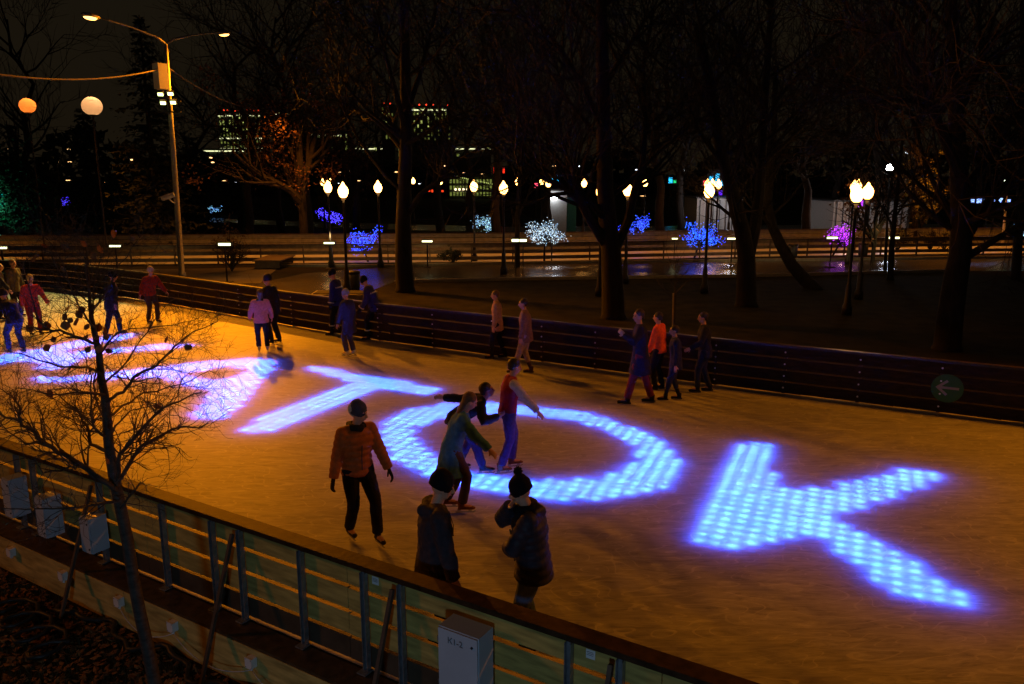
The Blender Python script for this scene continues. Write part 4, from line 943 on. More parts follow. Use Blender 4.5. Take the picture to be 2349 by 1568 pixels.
limbtree('bare tree with a wide V fork between the two globe lamps at right', ((1712, 700), [(1712, 640, 0), (1712, 590, 0), (1705, 540, 0), (1688, 470, -.2), (1668, 400, -.4), (1648, 320, -.6), (1630, 200, -.8), (1600, 60, -1)]), 28, .36,
 [([(1716, 585, 0), (1732, 520, .3), (1742, 440, .5), (1748, 340, .6), (1755, 220, .7), (1765, 80, .8), (1775, -80, .8)], .24), ([(1745, 380, .5), (1790, 320, .9), (1830, 280, 1.3)], .08), ([(1660, 380, -.4), (1600, 300, -1), (1560, 260, -1.4)], .08), ([(1752, 250, .6), (1700, 150, 0), (1680, 40, -.5)], .1)], 9)
limbtree('big bare tree with the thickest trunk at right, long limb reaching the right edge', ((2172, 800), [(2180, 720, 0), (2192, 640, 0), (2203, 580, 0), (2205, 500, 0), (2200, 400, .1), (2195, 300, .2), (2190, 150, .3), (2180, 0, .4), (2170, -160, .4)]), 20, .33,
 [([(2215, 590, 0), (2262, 562, -.2), (2310, 532, -.4), (2370, 500, -.6), (2450, 450, -.8)], .10), ([(2212, 560, 0), (2245, 500, .4), (2270, 450, .7), (2310, 420, 1), (2349, 380, 1.2), (2400, 320, 1.4)], .11), ([(2198, 400, 0), (2160, 300, -.5), (2120, 200, -.9), (2060, 90, -1.2), (2020, 20, -1.5)], .13), ([(2195, 330, 0), (2110, 235, -.8), (2050, 225, -1.1), (1990, 240, -1.4)], .08), ([(2195, 260, .2), (2250, 150, .8), (2280, 40, 1.1)], .13), ([(2200, 450, 0), (2290, 330, .4), (2349, 230, .8)], .12)], 12, extra=12)
limbtree('leaning bare tree left of the thickest trunk at right', ((1868, 662), [(1845, 640, 0), (1815, 605, 0), (1790, 560, 0), (1772, 520, .1), (1762, 470, .2), (1766, 400, .3), (1775, 300, .4), (1780, 150, .4)]), 29, .28, [([(1780, 540, 0), (1740, 480, -.5), (1700, 430, -1)], .08), ([(1766, 420, 0), (1810, 330, .6), (1850, 230, 1)], .1)], 15, extra=6)
limbtree('slim bare tree between the two nearest trunks', ((1187, 612), [(1186, 560, 0), (1188, 480, 0), (1192, 400, 0), (1190, 300, 0), (1188, 150, 0)]), 38, .14, [([(1188, 500, 0), (1215, 440, .4), (1235, 380, .8)], .06)], 21, depth=2, extra=8)
limbtree('slim bare tree in front of the tall white lamp', ((2042, 640), [(2046, 560, 0), (2052, 500, 0), (2060, 420, 0), (2070, 320, 0)]), 34, .13, [([(2050, 520, 0), (2020, 470, .3), (2000, 430, .5)], .05), ([(2052, 500, 0), (2085, 450, -.3), (2110, 400, -.5)], .05)], 22, depth=2, extra=10)
limbtree('bare tree trunk at the right edge of the picture', ((2330, 640), [(2335, 560, 0), (2340, 480, 0), (2342, 380, 0), (2345, 200, 0), (2345, 0, 0)]), 36, .2, [], 23, depth=2, extra=8)
# background bare trees, from two built ones
def wild(seed, label):
    rg = random.Random(seed); t = thing('bare_tree', label, 'tree', (0, 0, 0)); tr = MB(); br = MB(); br.rmin = .02; Hh = 13
    pts = [Vector((rg.gauss(0, .12) * i, rg.gauss(0, .12) * i, Hh * i / 7)) for i in range(8)]; tr.tube(pts, [.34 - .04 * i for i in range(8)], 8); tr.build('trunk', bark, t, True)
    for k in range(18):
        q = rg.uniform(.25, 1); i = min(int(q * 7), 6); c = pts[i].lerp(pts[i + 1], q * 7 - i); a = rg.uniform(0, 2 * PI)
        grow(br, c, Vector((math.cos(a), math.sin(a), rg.uniform(.3, 1))), .12 - .05 * q, rg.uniform(3, 5.2), 2, rg, .1)
    br.build('branches', bark, t); return t
bt = [wild(31, ''), wild(32, ''), wild(33, '')]; first = [True] * 3; rg = random.Random(77)
for k, (x, d) in enumerate([(560, 52), (640, 60), (700, 50), (812, 66), (1010, 58), (1075, 74), (1140, 52), (1262, 60), (1300, 80), (1520, 54), (1568, 66), (1640, 78), (1860, 56), (1925, 70), (2010, 62), (2110, 52), (2260, 66), (2349, 80), (2420, 55), (60, 60), (440, 70), (880, 90), (1450, 95), (1750, 92)]):
    i = k % 3; c = At(x, 400, d); o = bt[i] if first[i] else dup(bt[i], (0, 0, 0)); first[i] = False
    o.location = (c.x, d, 0); o.rotation_euler.z = rg.uniform(0, 6.28); o.scale = (1, 1, rg.uniform(.85, 1.25)); o['label'] = 'dark bare tree standing beyond the second rink among many like it'; o['group'] = 'bare trees beyond the second rink'
# spruces
needle = mat('spruce_needles', (.016, .022, .012), .9, 0, .5, 3, .3)
def spruce(label, x, ytop, d, wpx, seed):
    rg = random.Random(seed); b = At(x, 400, d); tp = At(x, ytop, d); hh = tp.z; t = thing('spruce_tree', label, 'tree', (b.x, d, 0), group='tall dark spruces at left'); W = wpx * d / F / 2
    MB().tube([(0, 0, 0), (0, 0, hh * .98)], [.28, .03], 8).build('trunk', bark, t); mb = MB()
    nl = int(hh / .42)
    for i in range(nl):
        z = 1.2 + (hh - 1.3) * i / nl; R_ = W * (1 - z / hh) ** .85 * rg.uniform(.75, 1.15) + .15
        for k in range(int(7 + R_ * 2.5)):
            a = rg.uniform(0, 2 * PI); r_ = R_ * rg.uniform(.6, 1.1); u = Vector((math.cos(a), math.sin(a), 0)); v = Vector((-u.y, u.x, 0))
            n_ = max(3, int(r_ / .28))
            for m_ in range(n_):
                q = (m_ + .6) / n_; c = u * r_ * q + Vector((0, 0, z - .35 * r_ * q + .12 * r_ * q * q)); s_ = rg.uniform(.16, .34) * (1.15 - .5 * q)
                for _ in range(2):
                    w1 = (v * rg.uniform(-1, 1) + u * rg.uniform(.2, 1) + Vector((0, 0, rg.uniform(-.8, .2)))).normalized() * s_ * 1.5; w2 = Vector((rg.uniform(-1, 1), rg.uniform(-1, 1), rg.uniform(-.6, .2))).normalized() * s_ * .5
                    nn_ = len(mb.v); mb.v += [c, c + w1 + w2, c + w1 * .9 - w2]; mb._f(nn_, nn_ + 1, nn_ + 2)
    mb.build('crown', needle, t); return t
spruce('tallest dark spruce, behind the tall street lamp', 352, 22, 48, 270, 1); spruce('dark spruce at left below the large balloon lamp', 205, 235, 62, 240, 2)
spruce('broad dark spruce at the far left edge', 30, 270, 58, 330, 3); spruce('dark spruce left of the lit tower, above the orange shrub', 545, 330, 74, 190, 4); spruce('small dark spruce between the tall lamp and the orange shrub', 440, 300, 66, 200, 5)
# leafy autumn trees lit by the path lamps
autumn = mat('autumn_leaves', (.09, .036, .010), .8, 0, .5, 2, .1, (.05, .022, .008))
def leafy(label, x, y0, d, hh, W, n, seed, m=autumn, zc=.62, cat='tree', name='autumn_tree', ls=.10, rz=.42):
    rg = random.Random(seed); b = At(x, 400, d); t = thing(name, label, cat, (b.x, d, 0)); tr = MB(); tr.rmin = .015; tips = []
    for k in range(5 if hh > 4 else 9):
        a = rg.uniform(0, 2 * PI); grow(tr, Vector((0, 0, hh * (.25 if hh > 4 else .02) * rg.uniform(.6, 1.3))), Vector((math.cos(a), math.sin(a), 1.2)), .02 * hh, hh * .38, 2, rg, .15, leafs=tips)
    tr.tube([(0, 0, 0), (0, 0, hh * .85)], [.022 * hh, .008 * hh], 8); tr.build('trunk', bark, t); lv = MB()
    clumps = [Vector((rg.gauss(0, .42) * W, rg.gauss(0, .42) * W, hh * zc + rg.gauss(0, rz) * hh * .5)) for _ in range(26)] + tips[:40]
    for k in range(n):
        c = rg.choice(clumps) + Vector((rg.gauss(0, 1), rg.gauss(0, 1), rg.gauss(0, 1))) * W * .13
        if c.z < .15: continue
        a = Vector((rg.gauss(0, 1), rg.gauss(0, 1), rg.gauss(0, 1))).normalized(); b2 = a.orthogonal().normalized(); s_ = ls * rg.uniform(.6, 1.3)
        nn_ = len(lv.v); lv.v += [c - a * s_, c + b2 * s_ * .55, c + a * s_, c - b2 * s_ * .55]; lv._f(nn_, nn_ + 1, nn_ + 2, nn_ + 3)
    lv.build('crown', m, t); return t
leafy('tall tree with thin rusty autumn leaves left of the row of globe lamps', 690, 0, 48, 12.5, 3.0, 3600, 41)
leafy('smaller tree with thin rusty autumn leaves behind the nearest globe lamps', 790, 0, 56, 9.5, 2.6, 2200, 42)
leafy('tree with orange leaves lit by the globe lamps left of the tall white lamp', 2020, 0, 40, 5.2, 1.8, 1500, 43)
leafy('orange leaved shrub below the pale blue lights, right of the tall street lamp', 516, 0, 37, 2.2, .8, 600, 44, cat='shrub', name='shrub', ls=.05)
olive = mat('olive_leaves', (.14, .14, .03), .8, 0, .4, 2)
leafy('yellow green leafy tree right of the white pavilion', 2125, 0, 52, 5.5, 1.5, 1300, 45, olive)
for x, lab in ((2075, 'low green conifer beside the second rink, left of three'), (2152, 'low green conifer beside the second rink, middle of three'), (2187, 'low green conifer beside the second rink, right of three')):
    leafy(lab, x, 0, 47, 1.7, .35, 260, x, olive, .45, 'shrub', 'shrub', .06)
leafy('round dark bush on the lawn in front of the second rink', 1033, 0, 41.0 - 1, 1.0, .38, 700, 46, needle, .45, 'shrub', 'shrub', .05)
# far-off wood on the horizon, one dark mass
rg = random.Random(5); mb = MB()
for k in range(5200):
    a = rg.uniform(-.85, .85); d = rg.uniform(165, 200); hx_ = 9.5 + 2.5 * math.sin(a * 23) + 2 * math.sin(a * 51 + 1) - 4.5 * math.exp(-((a + .05) / .22) ** 2)
    c = Vector((math.sin(a) * d, math.cos(a) * d, hx_ * rg.random() ** .8)); u = Vector((rg.gauss(0, 1), rg.gauss(0, .5), rg.gauss(0, 1))).normalized() * rg.uniform(.6, 1.8); v = Vector((rg.gauss(0, 1), rg.gauss(0, .5), rg.gauss(0, 1))).normalized() * rg.uniform(.5, 1.4)
    nn_ = len(mb.v); mb.v += [c - u, c + v, c + u, c - v]; mb._f(nn_, nn_ + 1, nn_ + 2, nn_ + 3)
stuff(mb.build('wood', needle))['label'] = 'dark far-off wood along the horizon'

# little trees hung with lights
def lit_tree(label, pts_px, base, d, col, st, n, seed, dot=.022):
    rg = random.Random(seed); b = At(base[0], 400, d); t = thing('light_tree', label, 'lit tree', (b.x, d, 0), group='little trees hung with lights'); PO[0] = t.location.copy()
    xs = [p[0] for p in pts_px]; ys = [p[1] for p in pts_px]; cx = sum(xs) / len(xs); fork = At(base[0], max(ys) + 4, d)
    tr = MB(); tr.tube([t.location.copy(), fork], [.06, .04], 8); sub(tr, 'trunk', dark_metal, t); br = MB(); lt = MB()
    for (x, y) in pts_px:
        e = At(x, y, d + rg.uniform(-.7, .7)); m_ = fork.lerp(e, .5) + Vector((0, 0, -.08)); br.tube([fork, m_, e], [.03, .02, .01], 5)
        for k in range(n):
            c = m_.lerp(e, rg.uniform(.1, 1.15)) + Vector((rg.gauss(0, 1), rg.gauss(0, 1), rg.gauss(0, 1))) * .11; s_ = dot * rg.uniform(.7, 1.3)
            if k % 5 == 0: br.tube([m_.lerp(e, .6), c], .006, 3)
            q = len(lt.v); lt.v += [c + Vector((s_, 0, 0)), c + Vector((-s_, 0, 0)), c + Vector((0, s_, 0)), c + Vector((0, -s_, 0)), c + Vector((0, 0, s_)), c + Vector((0, 0, -s_))]
            for f_ in ((0, 2, 4), (2, 1, 4), (1, 3, 4), (3, 0, 4), (2, 0, 5), (1, 2, 5), (3, 1, 5), (0, 3, 5)): lt._f(*(q + i for i in f_))
    sub(br, 'branches', dark_metal, t); stuff(sub(lt, 'light_string', emis_var('lights_%d' % seed, col, st), t)); return t
rg = random.Random(9)
def blob(x0, x1, y0, y1, n, slope=0): return [(x0 + (x1 - x0) * (i + .5) / n, rg.uniform(y0, y1) + slope * ((i + .5) / n - .5)) for i in range(n)]
lit_tree('little tree hung with deep blue lights, trunk on the lawn beside the brightest globe lamp', blob(800, 850, 532, 572, 15) + [(858, 545), (862, 538), (866, 528), (870, 520), (808, 574), (800, 552)], (837, 604), 41, (.018, .030, 1.0), 5, 26, 101)
lit_tree('little tree hung with violet blue lights, upper left behind the globe lamp post', blob(726, 760, 480, 494, 7) + blob(755, 795, 485, 510, 8), (752, 526), 64, (.045, .014, 1.0), 4, 22, 102, .03)
lit_tree('little tree hung with small white blue lights, left of the white one', blob(1112, 1133, 495, 520, 9) + [(1088, 512), (1092, 500), (1096, 495), (1100, 505), (1118, 526)], (1115, 560), 54, (.25, .52, 1.0), 1.7, 20, 103, .026)
lit_tree('little tree hung with bright white lights, on the lawn', blob(1210, 1285, 512, 548, 20) + [(1213, 520), (1275, 514), (1292, 538), (1296, 545), (1230, 545), (1250, 550)], (1250, 600), 41, (.40, .68, 1.0), 1.7, 26, 104)
lit_tree('little tree hung with blue lights just right of the forked trunk', blob(1462, 1490, 498, 522, 10) + [(1452, 512), (1448, 525), (1440, 518), (1421, 524), (1427, 522)], (1464, 568), 49, (.020, .036, 1.0), 4, 22, 105, .025)
lit_tree('wide little tree hung with blue lights in front of the V forked tree', blob(1573, 1645, 515, 552, 22) + [(1580, 512), (1650, 545), (1621, 558), (1660, 550), (1566, 545)], (1602, 592), 43, (.012, .045, 1.0), 5, 26, 106)
lit_tree('little tree hung with magenta lights left of the globe lamp pair', blob(1915, 1955, 516, 552, 16) + [(1896, 542), (1903, 538), (1908, 530), (1945, 556), (1962, 524), (1966, 520)], (1925, 584), 44, (.36, .015, .95), 3.0, 24, 107)
lit_tree('tiny tree hung with pale blue lights above the orange shrub', blob(478, 498, 472, 488, 7) + [(505, 474), (508, 482)], (490, 500), 88, (.14, .34, 1.0), 1.8, 16, 108, .04)
lit_tree('tiny tree hung with violet lights under the left spruces', blob(143, 155, 455, 466, 5), (150, 490), 70, (.05, .01, 1.0), 3, 14, 109, .03)
lit_tree('little tree hung with turquoise lights cut by the left edge', blob(-20, 8, 448, 476, 7), (0, 520), 66, (.0, .75, .6), 1.6, 18, 110, .035)
lit_tree('little tree hung with ice blue lights at the right edge', blob(2332, 2360, 520, 538, 6), (2343, 585), 46, (.2, .5, 1.0), 1.6, 16, 111)

# benches, bins, low stage
bin_m = mat('bin_paint', (.05, .05, .045), .5)
def bin_(px, label, m=bin_m):
    b = G(*px); t = thing('litter_bin', label, 'bin', b); MB().lathe([(.20, 0), (.24, .05), (.26, .62)], n=14).build('bin_body', m, t, True); MB().lathe([(.27, .62), (.27, .68), (.2, .72)], n=14).build('rim', dark_metal, t, True)
bin_((812, 662), 'dark litter bin on the paving behind the stewards'); bin_((1818, 588), 'dark litter bin by the second rink left of the magenta-lit tree'); bin_((1979, 586), 'litter bin by the second rink right of the magenta-lit tree')
b0 = G(586, 616); b1 = G(642, 616); t = thing('low_stage', 'low wooden stage at the edge of the lawn left of the blue-lit tree', 'stage', b0); wd = b1.x - b0.x
MB().box((wd / 2, 1.2, .38), (wd + .2, 2.6, .06)).build('deck', slat, t); MB().box((wd / 2, -.02, .19), (wd, .04, .32)).build('front_board', slat, t); MB().box((wd / 2, 2.4, .17), (wd, .04, .30)).build('back_board', slat, t)
b0 = G(790, 690); t = thing('planter', 'low stone planter box on the paving beside the litter bin', 'planter', b0)
MB().box((0, 0, .15), (2.2, 1.0, .30)).build('stone_box', kerbm, t); MB().box((0, 0, .315), (2.0, .8, .03)).build('soil', mat('soil', (.02, .015, .01), .95), t)
st_ = G(1543, 762); t = thing('sapling', 'thin sapling tied to a pale stake behind the dark fence', 'tree', st_); PO[0] = t.location.copy()
sub(MB().tube([st_, At(1545, 672, st_.y)], .022, 6), 'stake', conc, t); mb = MB(); mb.rmin = .006; mb.tube([st_ + Vector((.06, 0, 0)), At(1549, 600, st_.y)], [.02, .01], 6)
for k in range(9): grow(mb, st_.lerp(At(1548, 600, st_.y), rg.uniform(.4, 1)) + Vector((.06, 0, 0)), Vector((rg.gauss(0, 1), rg.gauss(0, 1), .8)), .012, .9, 1, rg)
sub(mb, 'trunk', bark2, t)

# ------------------------------------------------------------------ far buildings
wall_d = mat('dark_stone_wall', (.10, .10, .08), .8); wall_p = mat('pale_wall', (.32, .30, .27), .7, 0, .15)
win_g = emis('facade_light', (.56, .64, .16), .85); win_b = emis('facade_strip', (.95, .95, .50), 1.5); red_l = emis('red_beacon', (1, .06, .02), 2.2); win_dim = emis('facade_dim', (.34, .40, .08), .42)
def tower(label, x0, x1, y0, y1, d, seed, strips, reds=6, cols=12, rows=7, dim=.35, name='tower_building', dep=20, group=None):
    rg = random.Random(seed); a = At(x0, y0, d); b = At(x1, y1, d); t = thing(name, label, 'building', ((a.x + b.x) / 2, d, 0), group=group); PO[0] = t.location.copy()
    wd = b.x - a.x; top_ = a.z; ce = Vector(((a.x + b.x) / 2, d + dep / 2, top_ / 2)); sub(MB().box(ce, (wd, dep, top_)), 'wall', wall_d, t)
    sub(MB().box(ce + Vector((0, 0, top_ / 2 + .6)), (wd + 1, dep + 1, 1.2)), 'cornice', wall_d, t)
    zb = b.z
    for r in range(rows):
        for c in range(cols):
            z = zb + (top_ - zb) * (r + .5) / rows; x = a.x + wd * (c + .5) / cols; q = rg.random()
            if q < dim: continue
            hh_ = (top_ - zb) / rows * (.75 if rg.random() < .6 else .45); sub(MB().box((x, d - .12, z), (wd / cols * .42, .2, hh_)), 'lit_window', win_g if q > .55 and r > rows * .35 else win_dim, t)
    for y in strips:
        z = At(x0, y, d).z; sub(MB().box(((a.x + b.x) / 2, d - .45, z), (wd * 1.0, .6, .7)), 'light_strip', win_b, t)
    for k in range(reds): sub(MB().ell((a.x + wd * (k + .5) / reds, d + .2, top_ + 1.9), .62, None, 8, 6), 'beacon', red_l, t, True)
    return t
tower('lit tower left of the far palace with a red-dotted roof', 500, 602, 259, 345, 600, 1, [265, 317, 341], 11, 13, 6, .18)
tower('slim lit tower second from left of the far palace', 624, 664, 256, 308, 610, 2, [262], 1, 6, 4, .3)
tower('lit tower with red beacons behind the big bare trunk', 874, 905, 243, 320, 620, 3, [], 2, 4, 6, .35)
tower('broad lit tower with red beacons right of the big bare trunk', 938, 1035, 246, 322, 600, 4, [252], 6, 12, 8, .25)
tower('long low lit wing of the far palace between the towers', 632, 800, 306, 345, 640, 5, [310], 0, 16, 3, .45, 'palace_wing')
tower('long low lit wing of the far palace under the broad tower', 800, 1125, 334, 362, 660, 6, [341], 0, 24, 2, .75, 'palace_wing')
tower('low lit wing at the foot of the left tower', 462, 600, 344, 362, 595, 7, [346], 0, 10, 1, .8, 'palace_wing')
# long office building with rows of lights
t = thing('office_building', 'long glass office building with a slanting string of lights, behind the bare trees', 'building', (At(1085, 400, 150).x, 150, 0)); PO[0] = t.location.copy()
a = At(1030, 400, 150); b = At(1145, 442, 150); sub(MB().box(((a.x + b.x) / 2, 155, a.z / 2), (b.x - a.x, 10, a.z)), 'wall', wall_d, t)
for r in range(3):
    for c in range(15): sub(MB().box((a.x + (b.x - a.x) * (c + .5) / 15, 149.93, .9 + r * 1.15), (.35, .1, .7)), 'lit_window', win_dim, t)
for k in range(26): sub(MB().ell(At(1036 + k * 4.2, 402 + k * .9, 149.6), .12, None, 6, 4), 'string_light', win_g, t)
for k in range(5): sub(MB().ell(At(1045 + k * 9, 434, 149.6), .22, None, 6, 4), 'door_light', emis('amber_door', (1, .8, .45), 3), t)
# white kiosk with a bright wall lamp
def kiosk(label, x0, x1, y0, y1, d, m, lamp=None, name='kiosk', dep=3):
    a = At(x0, y0, d); b = At(x1, y1, d); t = thing(name, label, 'kiosk', ((a.x + b.x) / 2, d, 0)); PO[0] = t.location.copy(); cx = (a.x + b.x) / 2; wd = b.x - a.x
    sub(MB().box((cx, d + dep / 2, a.z / 2), (wd, dep, a.z)), 'wall', m, t); sub(MB().box((cx, d + dep / 2 - .1, a.z + .06), (wd + .3, dep + .4, .12)), 'roof', dark_metal, t)
    if lamp:
        l = At(lamp[0], lamp[1], d - .12); sub(MB().ell(l, (.30, .10, .16), None, 10, 8), 'wall_lamp', emis('kiosk_lamp', (.85, .92, 1), 22), t, True)
        point('kiosk_light', l + Vector((0, -.5, -.1)), lamp[2], (.8, .88, 1), .1)
    return t
kiosk('white kiosk with a bright wall lamp beyond the white-lit little tree', 1251, 1300, 437, 492, 62, wall_p, (1271, 452, 30))
kiosk('low teal kiosk just right of the white kiosk', 1302, 1322, 452, 480, 64, mat('teal_wall', (.03, .20, .20), .7))
k3 = kiosk('wide white pavilion, front wall lit, behind the globe lamp pair at right', 1914, 2096, 462, 492, 60, wall_p, None, 'pavilion', 6)
point('pavilion_fill', At(1950, 466, 56.5), 200, (1, .62, .45), .3); point('pavilion_fill', At(2050, 462, 56), 150, (.75, .82, 1), .3)  # points added outside the front wall to brighten it, no lamp bodies
PO[0] = k3.location.copy()
for i in range(12): p = At(1920 + i * 15, 472, 59.7); sub(MB().box((p.x, p.y, 1.3), (.07, .07, 2.6)), 'frame_post', dark_metal, k3)
k4 = kiosk('small white pavilion behind the bright globe lamp in the middle right', 1600, 1702, 455, 480, 66, wall_p, None, 'pavilion', 5); point('pavilion_fill', At(1620, 462, 63.5), 110, (1, .75, .7), .3); point('pavilion_fill', At(1680, 458, 63.5), 160, (.8, .85, 1), .3)  # two points added in front of its wall to brighten it
PO[0] = k4.location.copy()
for i in range(7): p = At(1606 + i * 15, 472, 65.7); sub(MB().box((p.x, p.y, 1.2), (.07, .07, 2.4)), 'frame_post', dark_metal, k4)
rf = thing('tent_roof', 'small green-lit tent roof at the left edge under the spruces', 'tent', (At(-10, 400, 60).x, 60, 0)); PO[0] = rf.location.copy(); a = At(-60, 470, 60); b = At(50, 512, 60)
mb = MB(); c = At(-40, 478, 62); q = [At(-90, 512, 58), At(50, 510, 58), At(30, 506, 66), At(-90, 506, 66)]
for i in range(4): n_ = len(mb.v); mb.v += [q[i], q[(i + 1) % 4], c]; mb._f(n_, n_ + 1, n_ + 2)
sub(mb, 'canvas', mat('tent_canvas', (.05, .55, .30), .7), rf); MBp = MB()
for p in q: MBp.tube([(p.x, p.y, 0), p], .05, 6)
sub(MBp, 'tent_poles', dark_metal, rf); point('tent_light', At(-20, 470, 56.5), 260, (.1, 1, .5), .2)
# little neon signs far off
def neon(label, x, y, d, w_, h_, col, st):
    c = At(x, y, d); t = thing('neon_sign', label, 'sign', (c.x, d, 0)); PO[0] = t.location.copy(); sub(MB().tube([(c.x, d + .1, 0), (c.x, d + .1, c.z)], .08, 6), 'post', dark_metal, t)
    n = max(1, int(w_ / .5)); mb = MB()
    for k in range(n): mb.box((c.x + (k - (n - 1) / 2) * w_ / n, d - .06, c.z + rnd.uniform(-.15, .15) * h_), (w_ / n * .62, .06, h_ * rnd.uniform(.5, .9)))
    sub(mb, 'glowing_panel', emis('neon_%d_%d' % (x, y), col, st), t)
    sub(MB().box((c.x, d, c.z), (w_ * 1.05, .05, h_ * 1.1)), 'backing', dark_metal, t)
for a_ in (('cyan neon sign far off left of the forked trunk', 1270, 407, 90, 1.5, .8, (.02, .6, 1), 2.5), ('small red sign far off beside the cyan neon sign', 1292, 419, 88, .9, .6, (.9, .01, .03), 1.0), ('pink light sign far off right of the slim bare tree', 1230, 426, 80, .5, .5, (1, .08, .15), 2),
           ('cyan sign screen above the middle pavilion', 1645, 412, 70, 1.6, 1.6, (.05, .55, 1), 1.3), ('red sign light left of the bright globe lamp before the pavilion', 1618, 418, 71, .6, .5, (1, .08, .08), 1.5), ('violet sign light above the middle pavilion', 1644, 436, 72, 1.2, 1.1, (.12, .02, .9), 1.2),
           ('small cyan sign light right of the forked trunk', 1538, 411, 95, .7, .8, (.02, .5, 1), 1.8), ('small green sign light right of the cyan one', 1548, 415, 95, .5, .5, (.02, .7, .2), 1.2), ('red lettering sign far off above the office building', 1145, 391, 160, 2.4, 1.6, (1, .03, .01), 1.5),
           ('low red light bar in front of the office building', 996, 437, 130, 3.2, .5, (1, .05, .01), 1.4), ('blue lit sign row right of the thickest trunk', 2270, 460, 60, 3.2, .45, (.25, .4, 1), 2.5), ('violet sign light in the wide pavilion', 1970, 464, 59.5, .9, .7, (.5, .05, .9), 1.5)): neon(*a_)

# ------------------------------------------------------------------ the young tree in front
t = thing('young_tree', 'young bare tree with a few dry leaves in front of the rink at left', 'tree', (At(355, 1568, 5.7).x, 5.7, -.5)); PO[0] = t.location.copy(); D = 5.7
tr = MB(); tpx = [(368, 1690, -.1), (355, 1568, 0), (340, 1490, 0), (322, 1410, 0), (306, 1330, 0), (293, 1242, .02), (276, 1160, .03), (263, 1100, .04), (250, 1026, .04), (245, 951, .05), (240, 905, .05), (232, 866, .06), (228, 814, .05), (220, 776, .05), (210, 731, .04), (206, 690, .03), (203, 640, .0), (196, 590, 0)]
pts = [At(x, y, D + d) for x, y, d in tpx]; pts[0].z = min(pts[0].z, -.5); rad = [.052, .050, .048, .046, .044, .044, .042, .040, .036, .032, .029, .026, .023, .021, .017, .013, .009, .005]
tr.tube(pts, rad, 12); sub(tr, 'trunk', bark2, t, True)
BR = [([(268, 1100, 0), (275, 1041, -.1), (325, 984, -.2), (375, 934, -.25), (410, 921, -.3), (463, 899, -.3)], .017), ([(266, 1110, 0), (305, 1049, .1), (338, 1014, .2), (383, 991, .3), (413, 979, .35), (455, 981, .4), (478, 969, .4)], .017),
 ([(266, 1125, 0), (200, 1075, -.15), (155, 1046, -.3), (130, 1036, -.35), (95, 1009, -.4), (70, 984, -.45), (47, 966, -.5), (0, 949, -.5), (-40, 930, -.5)], .022), ([(47, 966, -.5), (45, 931, -.5), (15, 901, -.5), (-10, 878, -.5)], .009),
 ([(95, 1014, -.4), (57, 1016, -.35), (20, 991, -.3), (-5, 962, -.3)], .009), ([(242, 1034, 0), (208, 1019, .1), (200, 976, .2), (180, 944, .25), (155, 926, .3), (125, 899, .35)], .015), ([(242, 1001, 0), (215, 979, -.1), (208, 951, -.12), (210, 861, -.15), (200, 826, -.15)], .011),
 ([(252, 1010, 0), (265, 976, .1), (300, 941, .15), (362, 926, .2)], .010), ([(245, 920, 0), (283, 899, -.15), (305, 866, -.2), (350, 844, -.25), (375, 821, -.3), (400, 794, -.35), (445, 759, -.4), (500, 736, -.45)], .013), ([(232, 858, 0), (200, 841, .15), (150, 841, .2), (100, 829, .3), (50, 811, .35), (0, 806, .4)], .011),
 ([(222, 788, 0), (188, 776, -.1), (150, 763, -.15), (113, 756, -.2), (90, 735, -.2), (72, 678, -.25), (53, 613, -.25)], .013), ([(113, 756, -.2), (60, 752, -.3), (20, 745, -.35)], .006), ([(230, 810, 0), (250, 783, .1), (270, 763, .2), (300, 753, .2), (400, 745, .3), (440, 735, .3)], .009),
 ([(212, 740, 0), (203, 660, -.1), (198, 600, -.15), (190, 560, -.15)], .007), ([(214, 720, 0), (218, 640, .1), (233, 570, .15)], .007), ([(214, 710, 0), (250, 660, .1), (273, 606, .15), (320, 545, .2)], .008), ([(210, 700, 0), (160, 650, .1), (130, 610, .1)], .006),
 ([(272, 1150, 0), (200, 1160, -.2), (150, 1165, -.3), (60, 1168, -.35), (0, 1165, -.4)], .012), ([(276, 1165, 0), (305, 1130, -.1), (322, 1105, -.15), (345, 1130, -.2)], .010), ([(246, 960, 0), (280, 930, .3), (330, 900, .5), (420, 880, .6), (480, 850, .65)], .011), ([(240, 905, 0), (180, 900, -.4), (120, 905, -.5), (40, 890, -.6)], .010),
 ([(250, 985, 0), (225, 930, .3), (215, 880, .4), (232, 800, .45), (260, 700, .5)], .010), ([(236, 880, 0), (290, 830, .3), (340, 760, .4), (380, 700, .45)], .009), ([(215, 750, 0), (180, 700, -.3), (150, 620, -.35), (120, 560, -.35)], .008)]
rg = random.Random(21); tw = MB(); tw.rmin = .0013; tips = []
def twig(p, d, r, L_, depth):
    n = 4; pts = [p.copy()]; rad = [r]; q = p.copy(); dd = d.normalized()
    for i in range(n):
        dd = (dd + Vector((rg.gauss(0, 1), rg.gauss(0, 1), rg.gauss(0, 1))) * .22 + Z3 * .05).normalized(); q = q + dd * L_ / n; pts.append(q.copy()); rad.append(max(r * (1 - .6 * (i + 1) / n), .0009))
    tw.tube(pts, rad, 4 if r > .003 else 3, cap=False)
    if depth == 0: tips.append((q, dd)); return
    for k in range(rg.randint(2, 4) if depth > 1 else rg.randint(2, 3)):
        i = rg.randint(1, n); b0 = (pts[i] - pts[i - 1]).normalized(); ax = Vector((rg.gauss(0, 1), rg.gauss(0, .8), rg.gauss(0, 1))); ax = (ax - b0 * ax.dot(b0)).normalized()
        twig(pts[i], b0 * .75 + ax * .75, max(r * .55, .0012), L_ * rg.uniform(.5, .75), depth - 1)
